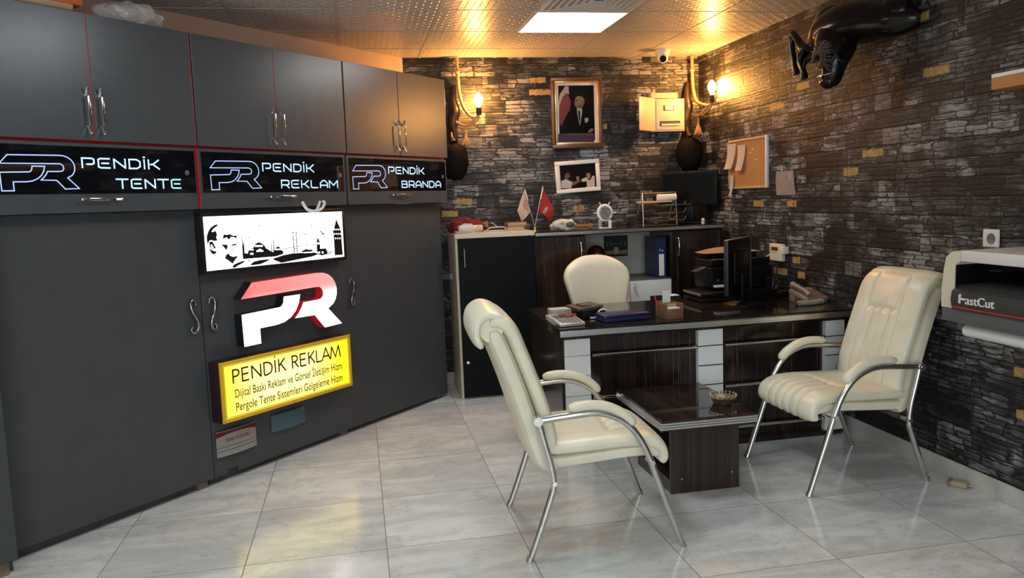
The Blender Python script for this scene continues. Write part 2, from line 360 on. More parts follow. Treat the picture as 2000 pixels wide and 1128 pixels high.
class MB:
    def __init__(s): s.bm = bmesh.new()
    def _join(s, b):
        me = bpy.data.meshes.new('tmp'); b.to_mesh(me); b.free(); s.bm.from_mesh(me); bpy.data.meshes.remove(me); return s
    def box(s, x0, x1, y0, y1, z0, z1, b=0, seg=2, mtx=None):
        t = bmesh.new(); bmesh.ops.create_cube(t, size=1)
        for v in t.verts: v.co = Vector(((x0+x1)/2+v.co.x*(x1-x0), (y0+y1)/2+v.co.y*(y1-y0), (z0+z1)/2+v.co.z*(z1-z0)))
        if b: bmesh.ops.bevel(t, geom=t.edges[:], offset=b, segments=seg, profile=.5, affect='EDGES')
        if mtx: bmesh.ops.transform(t, matrix=mtx, verts=t.verts[:])
        return s._join(t)
    def tube(s, pts, r, seg=10, smooth=0, closed=False, caps=True):
        P = crom(pts, smooth, closed) if smooth else [Vector(p) for p in pts]
        n = len(P); t = bmesh.new(); rings = []
        if isinstance(r, (int, float)): R = [r]*n
        else:
            R = []
            for i in range(n):
                f = i/(n-1)*(len(r)-1); k = min(int(f), len(r)-2); R.append(r[k]+(r[k+1]-r[k])*(f-k))
        tang = [((P[(i+1) % n] if closed else P[min(i+1, n-1)])-(P[i-1] if (closed or i) else P[0])).normalized() for i in range(n)]
        nrm = tang[0].orthogonal().normalized()
        for i in range(n):
            if i: nrm = (tang[i-1].rotation_difference(tang[i]) @ nrm).normalized()
            bi = tang[i].cross(nrm)
            rings.append([t.verts.new(P[i]+(nrm*math.cos(2*PI*k/seg)+bi*math.sin(2*PI*k/seg))*R[i]) for k in range(seg)])
        for i in range(n if closed else n-1):
            A, B = rings[i], rings[(i+1) % n]
            for k in range(seg): t.faces.new((A[k], A[(k+1) % seg], B[(k+1) % seg], B[k]))
        if caps and not closed:
            t.faces.new(rings[0][::-1]); t.faces.new(rings[-1])
        bmesh.ops.recalc_face_normals(t, faces=t.faces[:])
        return s._join(t)
    def cyl(s, p0, p1, r, seg=20, r2=None):
        return s.tube([p0, p1], [r, r if r2 is None else r2], seg)
    def lathe(s, prof, c=(0, 0, 0), axis='Z', seg=28):
        t = bmesh.new(); rings = []
        for (r, h) in prof:
            ring = []
            for k in range(seg):
                a = 2*PI*k/seg; x, y = r*math.cos(a), r*math.sin(a)
                co = {'Z': (x, y, h), 'Y': (x, h, y), 'X': (h, x, y)}[axis]
                ring.append(t.verts.new(Vector(c)+Vector(co)))
            rings.append(ring)
        for A, B in zip(rings, rings[1:]):
            for k in range(seg): t.faces.new((A[k], A[(k+1) % seg], B[(k+1) % seg], B[k]))
        t.faces.new(rings[0][::-1]); t.faces.new(rings[-1])
        bmesh.ops.remove_doubles(t, verts=t.verts[:], dist=1e-6)
        bmesh.ops.recalc_face_normals(t, faces=t.faces[:])
        return s._join(t)
    def ell(s, c, rx, ry, rz, u=20, v=12, mtx=None):
        t = bmesh.new(); bmesh.ops.create_uvsphere(t, u_segments=u, v_segments=v, radius=1)
        for q in t.verts: q.co = Vector((q.co.x*rx, q.co.y*ry, q.co.z*rz))
        if mtx: bmesh.ops.transform(t, matrix=mtx, verts=t.verts[:])
        for q in t.verts: q.co += Vector(c)
        return s._join(t)
    def prism(s, poly, y0, y1, hole=None, b=0):
        """polygon in (x, z) extruded along y"""
        t = bmesh.new(); n = len(poly)
        A = [t.verts.new((p[0], y0, p[1])) for p in poly]; B = [t.verts.new((p[0], y1, p[1])) for p in poly]
        t.faces.new(A); t.faces.new(B[::-1])
        for i in range(n): t.faces.new((A[i], B[i], B[(i+1) % n], A[(i+1) % n]))
        bmesh.ops.recalc_face_normals(t, faces=t.faces[:])
        bmesh.ops.triangulate(t, faces=[f for f in t.faces if len(f.verts) > 4])
        return s._join(t)
    def ribbon(s, pts, w, y0, y1, closed=False):
        """flat stroke with mitred corners in (x, z), extruded along y"""
        P = [Vector((p[0], p[1])) for p in pts]; n = len(P); Lf, Rt = [], []
        for i in range(n):
            a = P[i-1] if (closed or i) else None; c = P[(i+1) % n] if (closed or i < n-1) else None
            d1 = (P[i]-a).normalized() if a is not None else (c-P[i]).normalized()
            d2 = (c-P[i]).normalized() if c is not None else d1
            n1 = Vector((-d1.y, d1.x)); n2 = Vector((-d2.y, d2.x)); m = (n1+n2)
            m = n1 if m.length < 1e-4 else m.normalized(); k = min(1/max(m.dot(n1), .3), 2.2)
            Lf.append(P[i]+m*w/2*k); Rt.append(P[i]-m*w/2*k)
        for i in range(n if closed else n-1):
            j = (i+1) % n
            s.prism([Lf[i], Lf[j], Rt[j], Rt[i]], y0, y1)
        return s
    def pad(s, C, W, H, seg=24, p=3.2, groove=None, yc=0):
        """cushion: centre line C in (x, z), half width W(t), half thickness H(t), rounded section, optional channel depth groove(y, t)"""
        n = len(C); t = bmesh.new(); rings = []
        for i in range(n):
            f = i/(n-1); a = Vector(C[max(i-1, 0)]); b = Vector(C[min(i+1, n-1)]); d = (b-a).normalized(); nn = Vector((-d[1], d[0]))
            w, h = W(f), H(f); ring = []
            for k in range(seg):
                an = 2*PI*k/seg; c, sn = math.cos(an), math.sin(an)
                y = w*c; o = h*math.copysign(max(0, 1-abs(c)**p)**(1/p), sn)
                if groove and sn > 0: o += groove(c, f)*min(1, sn*2)
                q = Vector(C[i])+nn*o
                ring.append(t.verts.new((q[0], yc+y, q[1])))
            rings.append(ring)
        for A, B in zip(rings, rings[1:]):
            for k in range(seg): t.faces.new((A[k], A[(k+1) % seg], B[(k+1) % seg], B[k]))
        t.faces.new(rings[0][::-1]); t.faces.new(rings[-1])
        bmesh.ops.recalc_face_normals(t, faces=t.faces[:])
        return s._join(t)
    def sheet(s, f, nu, nv, th=.0008):
        """thin cloth or paper: f(u, v) -> point"""
        t = bmesh.new(); G = [[t.verts.new(f(i/nu, j/nv)) for j in range(nv+1)] for i in range(nu+1)]
        for i in range(nu):
            for j in range(nv): t.faces.new((G[i][j], G[i+1][j], G[i+1][j+1], G[i][j+1]))
        bmesh.ops.solidify(t, geom=t.faces[:], thickness=th)
        bmesh.ops.recalc_face_normals(t, faces=t.faces[:])
        return s._join(t)
    def text(s, body, size, x, y, z, width=None, ext=.0006, rot=None, align='LEFT', shear=0, xs=1.0, off=0):
        """lettering facing -y, baseline at z"""
        cu_ = bpy.data.curves.new('t', 'FONT'); cu_.body = body; cu_.size = size; cu_.extrude = ext; cu_.align_x = align; cu_.shear = shear; cu_.offset = off
        o = bpy.data.objects.new('t', cu_); COL.objects.link(o); bpy.context.view_layer.update()
        me = bpy.data.meshes.new_from_object(o.evaluated_get(bpy.context.evaluated_depsgraph_get()))
        bpy.data.objects.remove(o); bpy.data.curves.remove(cu_)
        t = bmesh.new(); t.from_mesh(me); bpy.data.meshes.remove(me)
        if width and t.verts:
            a = min(v.co.x for v in t.verts); b = max(v.co.x for v in t.verts); k = width/(b-a)
            for v in t.verts: v.co.x = (v.co.x-a)*k
        else:
            for v in t.verts: v.co.x *= xs
        R = Matrix.Rotation(PI/2, 4, 'X')
        if rot is not None: R = rot @ R
        bmesh.ops.transform(t, matrix=Matrix.Translation((x, y, z)) @ R, verts=t.verts[:])
        return s._join(t)
    def xf(s, m): bmesh.ops.transform(s.bm, matrix=m, verts=s.bm.verts[:]); return s
    def noise(s, amp, scale=20):
        from mathutils import noise as nz
        s.bm.normal_update()
        for v in s.bm.verts: v.co += v.normal*amp*nz.noise(v.co*scale)
        return s

def OB(name, mb, material, parent=None, smooth=True, sub=0):
    me = bpy.data.meshes.new(name); mb.bm.to_mesh(me); mb.bm.free()
    o = bpy.data.objects.new(name, me); COL.objects.link(o)
    me.materials.append(M[material] if isinstance(material, str) else material)
    if smooth:
        for p in me.polygons: p.use_smooth = True
        me.set_sharp_from_angle(angle=math.radians(38))
    if sub:
        md = o.modifiers.new('sub', 'SUBSURF'); md.levels = md.render_levels = sub
    if parent is not None: o.parent = parent
    return o
def TAG(o, label, cat, group=None):
    o['label'] = label; o['category'] = cat
    if group: o['group'] = group
    return o
def THING(name, label, cat, loc=(0, 0, 0), rz=0, group=None, mtx=None):
    o = bpy.data.objects.new(name, None); COL.objects.link(o); o.empty_display_size = .1
    if mtx is not None: o.matrix_world = mtx
    else: o.location = loc; o.rotation_euler = (0, 0, rz)
    return TAG(o, label, cat, group)
def STRUCT(name, mb, material, smooth=False):
    o = OB(name, mb, material, None, smooth); o['kind'] = 'structure'; return o
def DUP(root, label, loc=None, rz=None, mtx=None):
    r = root.copy(); COL.objects.link(r); r['label'] = label
    if mtx is not None: r.matrix_world = mtx
    else: r.location = loc; r.rotation_euler = (0, 0, rz or 0)
    for ch in list(root.children):
        c = ch.copy(); COL.objects.link(c); c.parent = r
        for g in list(ch.children):
            d = g.copy(); COL.objects.link(d); d.parent = c
    return r

# the long cabinet front stands at 47 degrees to the room, very slightly out of level
CO = Vector((-1.554, 3.732, 0)); CD = Vector((2.176, 2.310, 0)).normalized(); CN = Vector((CD.y, -CD.x, 0)); TE = .0078
def cabm(u, off, z=0):
    ce, se = math.cos(TE), math.sin(TE)
    X = Vector((CD.x*ce, CD.y*ce, -se)); Z = Vector((CD.x*se, CD.y*se, ce)); Y = -CN
    m = Matrix((X, Y, Z)).transposed().to_4x4()
    m.translation = CO + X*u + CN*off + Z*z
    return m
def wallm_right(y, z, x=RIGHT_X):            # local x runs towards the viewer, local -y into the room
    m = Matrix.Rotation(-PI/2, 4, 'Z'); m.translation = (x, y, z); return m

# ------------------------------------------------------------------ room shell
BX0 = .40                                     # where the diagonal wall meets the back wall
def wall_line(a, b, z0, z1, th, name, material, inside):
    a, b = Vector((*a, 0)), Vector((*b, 0)); d = (b-a).normalized(); nrm = Vector((d.y, -d.x, 0))
    if (Vector((*inside, 0))-a).dot(nrm) > 0: nrm = -nrm
    t = MB(); bm = t.bm
    q = [a, b, b+nrm*th, a+nrm*th]
    lo = [bm.verts.new((p.x, p.y, z0)) for p in q]; hi = [bm.verts.new((p.x, p.y, z1)) for p in q]
    bm.faces.new(lo[::-1]); bm.faces.new(hi)
    for i in range(4): bm.faces.new((lo[i], lo[(i+1) % 4], hi[(i+1) % 4], hi[i]))
    bmesh.ops.recalc_face_normals(bm, faces=bm.faces[:])
    return STRUCT(name, t, material)
IN = (.5, 2)
P0 = CO + CN*(-.375) + CD*3.30; P1 = CO + CN*(-.375) + CD*(-3.2)
STRUCT('floor', MB().box(-4.6, 3.2, -3.2, 6.7, -.12, 0), 'floor')
STRUCT('ceiling', MB().box(-4.6, 3.2, -3.2, 6.7, CEIL_Z, CEIL_Z+.1), 'ceiling')
wall_line((.30, BACK_Y), (RIGHT_X+.15, BACK_Y), 0, CEIL_Z, .15, 'wall_back', 'stone_x', IN)
wall_line((RIGHT_X, BACK_Y), (RIGHT_X, -3.0), 0, CEIL_Z, .15, 'wall_right', 'stone_y', IN)
wall_line((P0.x, P0.y), (P1.x, P1.y), 0, CEIL_Z, .15, 'wall_left', 'beige', IN)
wall_line((P1.x, P1.y), (P1.x, -3.0), 0, CEIL_Z, .15, 'wall_side', 'plain', IN)
# shop front wall behind the viewer, with its big window
t = MB(); t.box(P1.x-.1, RIGHT_X+.1, -3.15, -3.0, 0, .35); t.box(P1.x-.1, RIGHT_X+.1, -3.15, -3.0, 2.45, CEIL_Z)
t.box(P1.x-.1, -3.0, -3.15, -3.0, .35, 2.45); t.box(1.9, RIGHT_X+.1, -3.15, -3.0, .35, 2.45)
STRUCT('wall_front', t, 'plain')
wn_ = STRUCT('window_1', MB().box(-3.0, -2.94, -3.1, -3.04, .35, 2.45).box(1.84, 1.9, -3.1, -3.04, .35, 2.45).box(-.6, -.54, -3.1, -3.04, .35, 2.45).box(-3, 1.9, -3.1, -3.04, .35, .41).box(-3, 1.9, -3.1, -3.04, 2.39, 2.45), 'alu')
# skirting of marble offcuts
t = MB(); y = -2.9
while y < 6.3: t.box(RIGHT_X-.012, RIGHT_X, y, min(y+.598, 6.37), 0, .095, .002); y += .6
STRUCT('baseboard_right', t, 'marble')
t = MB(); x = .46
while x < 2.85: t.box(x, min(x+.598, RIGHT_X-.013), BACK_Y-.012, BACK_Y, 0, .095, .002); x += .6
STRUCT('baseboard_back', t, 'marble')
# suspended-ceiling grid
t = MB(); x = -4.24
GX0, GY0 = -.052, 5.405
for k in range(-7, 5):
    gx = GX0+.6*k+.011
    t.box(gx-.012, gx+.012, -3, BACK_Y, CEIL_Z-.003, CEIL_Z+.001)
for k in range(-14, 2):
    gy = GY0+.6*k
    t.box(-4.4, RIGHT_X, gy-.006, gy+.006, CEIL_Z-.0025, CEIL_Z+.001)
STRUCT('trim_1', t, 'tbar')

def ceiling_light(x, y, label, m='panel_light'):
    r = THING('ceiling_light', label, 'ceiling light', (x, y, CEIL_Z), 0)
    t = MB(); t.box(-.297, .297, -.297, -.285, -.009, 0); t.box(-.297, .297, .285, .297, -.009, 0); t.box(-.297, -.285, -.285, .285, -.009, 0); t.box(.285, .297, -.285, .285, -.009, 0)
    OB('frame', t, 'white_plastic', r, False)
    OB('diffuser', MB().box(-.285, .285, -.285, .285, -.007, -.001), m, r, False)
    return r
ceiling_light(GX0+.011+.6*2.5-.02, GY0-.3, 'square lit LED ceiling panel beside the ceiling vent')
ceiling_light(GX0+.011+.6*.5, GY0-.6*3.5, 'square LED ceiling panel over the middle of the room, just above the photo', 'panel_light2')
ceiling_light(GX0+.011-.6*2.5, GY0-.6*6.5, 'assumed square LED ceiling panel out of view to the left of the camera', 'panel_light2')  # this and the next two are unseen panels added to raise room light
ceiling_light(GX0+.011+.6*1.5, GY0-.6*8.5, 'assumed square LED ceiling panel out of view above the camera', 'panel_light2')
ceiling_light(GX0+.011-.6*2.5, GY0-.6*11.5, 'assumed square LED ceiling panel out of view near the shop front', 'panel_light2')
v = THING('ceiling_vent', 'square louvred air vent in the ceiling next to the lit panel', 'vent', (GX0+.011+.6*2.5-.02, GY0-.9, CEIL_Z))
t = MB()
OB('frame', MB().box(-.29, .29, -.29, -.265, -.012, 0, .002).box(-.29, .29, .265, .29, -.012, 0, .002).box(-.29, -.265, -.265, .265, -.012, 0, .002).box(.265, .29, -.265, .265, -.012, 0, .002), 'white_plastic', v)
OB('backing', MB().box(-.265, .265, -.265, .265, -.0015, -.0005), 'groove', v)
for k in range(6):
    a, b = .255-.04*k, .232-.04*k
    t = MB()
    for s in (0, 1, 2, 3):
        t.prism([(-a, -.004), (a, -.004), (b, -.016), (-b, -.016)], -a, -b).xf(Matrix.Rotation(PI/2, 4, 'Z'))
    OB('slat', t, 'white_plastic', v, False)

# ------------------------------------------------------------------ left: cabinets
LOFF, UOFF, FOFF = .05, .135, .12            # how far each front stands out from the plinth line
def bow_handle(L, mat_='chrome', r=.0055):
    """straight bow handle along z, centred, standing off towards -y"""
    t = MB(); h = L/2
    t.box(-.006, .006, -.030, -.023, -h*.62, h*.62, .002)
    for s in (1, -1):
        a = math.atan2(.030-.0035, h*.38)
        m = Matrix.Translation((0, -.0135, s*h*.81)) @ Matrix.Rotation(s*a, 4, 'X')
        t.box(-.006, .006, -.0035, .0035, -h*.215, h*.215, .0015, mtx=m)
    return t
def s_handle(flip=1):
    k = flip; z = .088
    core = [(0, .0), ]
    P = [(-.016*k, -.012, z-.022), (-.013*k, -.012, z-.008), (0, -.013, z), (.014*k, -.014, z-.012), (.018*k, -.017, z*.62), (.010*k, -.022, z*.22), (-.006*k, -.024, -z*.15), (-.017*k, -.022, -z*.52), (-.012*k, -.016, -z*.84), (.004*k, -.014, -z), (.018*k, -.013, -z*.92), (.021*k, -.012, -z*.72), (.012*k, -.012, -z*.66)]
    t = MB(); t.tube(P, [.0045, .0065, .0075, .009, .0105, .0095, .0105, .010, .0075, .006, .005], 12, 5)
    for x, zz in ((.0, z-.004), (.004*k, -z+.004)): t.cyl((x, -.014, zz), (x, .0, zz), .0045, 10)
    t.ell((.013*k, -.013, -z*.66), .006, .005, .006, 10, 8); t.ell((-.016*k, -.012, z-.026), .006, .005, .006, 10, 8)
    return t

# the letter shapes of the two-part monogram, unit = its own height
LG_P = [(0, .50), (.011, .003), (.325, .005), (.322, .245), (.66, .25)]
for a in (18, 36, 54, 72): LG_P.append((.66+.53*math.sin(math.radians(a))*.98, .25+.43*(1-math.cos(math.radians(a)))))
LG_P += [(1.19, .68), (.853, .683), (.835, .59), (.80, .54), (.755, .522)]
LG_R = [(.008, .742), (.231, .976), (1.60, 1.0)]
cx_, cz_ = 1.66, .66
for a in (78, 60, 42, 24, 6, -12, -28, -42): LG_R.append((cx_+.38*math.cos(math.radians(a)), cz_+.335*math.sin(math.radians(a))+.003))
LG_R += [(1.81, .365), (2.12, .06), (1.713, .047), (1.493, .293), (1.061, .30), (1.15, .38), (1.215, .46), (1.262, .54), (1.60, .545), (1.675, .56), (1.715, .605), (1.72, .66), (1.70, .715), (1.65, .755), (1.58, .765)]

GLY = {  # squared sans capitals with rounded corners: strokes in a unit cell (width .8, height 1)
 'P': [[(.08, 0), (.08, .94), (.60, .94), (.72, .84), (.72, .48), (.60, .38), (.30, .38)]],
 'E': [[(.74, .94), (.20, .94), (.08, .84), (.08, .16), (.20, .06), (.74, .06)], [(.24, .5), (.68, .5)]],
 'N': [[(.08, 0), (.08, .98)], [(.08, .92), (.72, .08)], [(.72, .02), (.72, 1)]],
 'D': [[(.08, .06), (.08, .94), (.52, .94), (.72, .74), (.72, .26), (.52, .06), (.02, .06)]],
 'I': [[(.10, 0), (.10, 1)], [(.04, 1.2), (.17, 1.2)]],
 'K': [[(.08, 0), (.08, 1)], [(.16, .5), (.34, .5), (.74, .98)], [(.34, .5), (.76, .02)]],
 'T': [[(0, .94), (.78, .94)], [(.39, .94), (.39, 0)]],
 'R': [[(.08, 0), (.08, .94), (.60, .94), (.72, .84), (.72, .50), (.60, .40), (.14, .40)], [(.48, .40), (.74, .02)]],
 'L': [[(.08, 1), (.08, .16), (.20, .06), (.72, .06)]],
 'A': [[(.06, 0), (.06, .62), (.30, .94), (.52, .94), (.74, .62), (.74, 0)], [(.10, .36), (.70, .36)]],
 'M': [[(.06, 0), (.06, .98)], [(.06, .95), (.46, .35), (.86, .95)], [(.86, .98), (.86, 0)]],
 'B': [[(.08, .06), (.08, .94), (.58, .94), (.70, .84), (.70, .62), (.58, .52), (.16, .52)], [(.58, .52), (.74, .40), (.74, .16), (.62, .06), (.04, .06)]],
}
ADV = {'I': .28, 'M': 1.02}
def strokes(word, x0, x1, z0, h, y, w=.15, th=.0006, one=False):
    tot = sum(ADV.get(c, .88) for c in word)-.08; k = (x1-x0)/tot; x = x0; out = []
    t = MB()
    for c in word:
        for s in GLY[c]: t.ribbon([(x+px*k, z0+pz*h) for px, pz in s], w*h, y-th, y)
        x += ADV.get(c, .88)*k
        if not one: out.append(t); t = MB()
    return t if one else out
def reg_mark(x, z, r, y):
    t = MB(); t.ribbon([(x+r*math.cos(2*PI*i/20), z+r*math.sin(2*PI*i/20)) for i in range(20)], r*.2, y-.0006, y, True)
    t.ribbon([(x-r*.3, z-r*.5), (x-r*.3, z+r*.5), (x+r*.25, z+r*.5), (x+r*.35, z+r*.25), (x+r*.2, z), (x-r*.3, z)], r*.16, y-.0006, y)
    t.ribbon([(x+r*.05, z), (x+r*.4, z-r*.5)], r*.16, y-.0006, y); return t

def wall_cabinet(u0, u1, mid, label, words, glass, logo, t1, t2, reg, hx, teal=None, red=True):
    r = THING('wall_cabinet', label, 'cabinet', mtx=cabm(u0, 0, 0), group='wall cabinets over the tall cupboards')
    W = u1-u0; m = mid-u0
    t = MB(); t.box(.002, W-.002, -.095, .36, 1.522, 2.40)
    OB('body', t, 'cab', r, False)
    OB('edge_trim', MB().box(.001, W-.001, -.0965, -.0955, 1.523, 2.399), 'red_edge', r, False)
    for sx in ((m, W-.001) if u0 < 0 else (m,) if u0 < 1.5 else ()): OB('edge_band', MB().box(sx-.0022, sx+.0022, -.1335, -.0966, 1.838, 2.402), 'red_edge', r, False)
    for (a, b, hxx) in ((.003, m-.0025, m-.032), (m+.0025, W-.003, m+.032)):
        d = OB('door', MB().box(a, b, -.135, -.117, 1.838, 2.404, .0012), 'cab', r, False)
        h = OB('handle', bow_handle(.212), 'chrome', d); h.location = (hxx, -.135, 1.971)
    f = OB('flip_door', MB().box(.006, W-.006, -.12, -.102, 1.513, 1.826, .0012), 'cab', r, False)
    a, b = glass[0]-u0, glass[1]-u0
    OB('glass_panel', MB().box(a, b, -.1218, -.118, 1.598, 1.811, .0006), 'gloss_black', f, False)
    y = -.1219
    s = .155; lx, lz = logo[0]-u0, 1.613; k = (logo[1]-logo[0])/2.12
    t = MB(); t.ribbon([(lx+p[0]*k, lz+p[1]*s) for p in LG_P], .0045, y-.0006, y, True); t.ribbon([(lx+p[0]*k, lz+p[1]*s) for p in LG_R], .0045, y-.0006, y, True)
    OB('logo_outline', t, 'ice_line', f, False)
    hh = .048
    OB('lettering', strokes('PENDIK', t1[0]-u0, t1[1]-u0, 1.714, hh, y, one=True), 'ice', f, False)
    g = strokes(words, t2[0]-u0, t2[1]-u0, 1.62, hh, y)
    first = MB()
    n = len(g)-1 if teal else len(g)
    t = strokes(words, t2[0]-u0, t2[1]-u0, 1.62, hh, y, one=True)
    if teal:
        for q in g[:-1]:
            me = bpy.data.meshes.new('x'); q.bm.to_mesh(me); first.bm.from_mesh(me); bpy.data.meshes.remove(me)
        OB('lettering', first, 'ice', f, False); OB('lettering', g[-1], 'ice_teal', f, False)
    else: OB('lettering', t, 'ice', f, False)
    OB('registered_mark', reg_mark(reg-u0, 1.70, .011, y), 'dim_grey', f, False)
    t = bow_handle(.20); t.xf(Matrix.Rotation(PI/2, 4, 'Y'))
    h = OB('handle', t, 'chrome', f); h.location = (hx-u0, -.12, 1.572)
    return r
wall_cabinet(-.085, .967, .434, 'leftmost of the three grey wall cabinets with lit glass flaps', 'TENTE', (-.075, .955), (.016, .345), (.361, .758), (.521, .872), .907, .437, teal=True)
wall_cabinet(.972, 2.055, 1.506, 'middle one of the three grey wall cabinets with lit glass flaps', 'REKLAM', (.995, 2.032), (1.046, 1.378), (1.388, 1.786), (1.517, 1.98), 2.003, 1.518)
wall_cabinet(2.060, 3.118, 2.58, 'rightmost of the three grey wall cabinets with lit glass flaps, beside the lamp', 'BRANDA', (2.083, 3.098), (2.113, 2.442), (2.456, 2.85), (2.588, 3.04), 3.065, 2.571)
# thick red strip between two of the flaps belongs to the first cabinet's flap edge
for o in bpy.data.objects:
    if o.name == 'wall_cabinet':
        OB('side_edge', MB().box(1.0485, 1.0535, -.134, -.10, 1.515, 1.83), 'red_edge', o, False)

def tall_cupboard(u0, u1, label, handle=None, flip=1, off=0, zb=.052, name='tall_cupboard', notch=None):
    r = THING(name, label, 'cupboard', mtx=cabm(u0, off, 0), group='tall grey cupboards')
    W = u1-u0
    OB('body', MB().box(.004, W-.004, -.03, .35, .085, 1.510), 'cab2', r, False)
    OB('edge_trim', MB().box(.001, W-.001, -.0315, -.0305, .09, 1.51), 'red_edge', r, False)
    OB('plinth', MB().box(.004, W-.004, -.002, .02, -.012+.004*u0, .0845), 'plinth', r, False)
    if notch: OB('edge_band', MB().box(W-.0022, W-.0002, -.0488, -.0316, zb, 1.508), 'red_edge', r, False)
    if notch:
        a, b = notch[0]-u0, notch[1]-u0
        t = MB(); t.prism([(.0025, zb), (a, zb), (a, zb+.022), (b, zb+.022), (b, zb-.004), (W-.0025, zb-.002), (W-.0025, 1.51), (.0025, 1.51)], -.05, -.032)
    else: t = MB().box(.0025, W-.0025, -.05, -.032, zb, 1.51, .001)
    d = OB('door', t, 'cab2', r, False)
    for hx in handle or ():
        h = OB('handle', s_handle(flip), 'dark_chrome', d); h.location = (hx[0]-u0, -.05, hx[1])
    for fx in (W-.09,):
        OB('foot', MB().box(fx, fx+.06, -.028, .01, -.012+.004*u0, .088, .002), 'block', r, False)
    return r
c1 = tall_cupboard(-.085, .983, 'tall grey cupboard with small screw holes, left of the lit signs', [((.926), .953)], -1)
c1['label'] = 'tall grey cupboard door pocked with screw holes, left of the yellow sign'
c2 = tall_cupboard(.983, 2.062, 'tall grey cupboard carrying the lit signs on its door', [((1.040), .953)], 1, notch=(1.066, 1.14))
c3 = tall_cupboard(2.062, 3.108, 'tall grey cupboard right of the lit signs, nearest the black cabinet', [((2.112), .947)], 1)
c4 = tall_cupboard(-1.15, -.085, 'tall grey cupboard standing proud at the left edge of the photo', None, off=.115, zb=.062)
for d in c1.children:
    if d.name.startswith('door'):
        t = MB(); rr = random.Random(3)
        for (px, py) in ((200, 448), (310, 434), (312, 532), (50, 485), (55, 503), (250, 472), (366, 494), (174, 743), (244, 715), (342, 786), (217, 802), (225, 877), (272, 872), (269, 897), (330, 932), (249, 957), (250, 950), (68, 1025), (40, 458), (118, 460), (186, 449), (302, 460), (208, 512)):
            P = ray(px, py); den = P.dot(CN); s = ((CO+CN*.0502)-CAMP).dot(CN)/den; q = cabm(-.085, 0).inverted() @ (CAMP+P*s)
            t.cyl((q.x, -.0500, q.z), (q.x, -.0506, q.z), rr.choice((.0018, .0025, .0035)), 8)
        OB('screw_holes', t, 'groove', d, False)

# ------------------------------------------------------------------ lit signs on the cupboard door
def ring_frame(x0, x1, z0, z1, w, y0, y1, b=.001):
    t = MB(); t.box(x0, x1, y0, y1, z1-w, z1, b); t.box(x0, x1, y0, y1, z0, z0+w, b)
    t.box(x0, x0+w, y0, y1, z0+w, z1-w, b); t.box(x1-w, x1, y0, y1, z0+w, z1-w, b); return t
def sign_px(px, py, off, mtx):
    P = ray(px, py); s = ((CO+CN*off)-CAMP).dot(CN)/P.dot(CN); q = mtx.inverted() @ (CAMP+P*s); return (q.x, q.z)
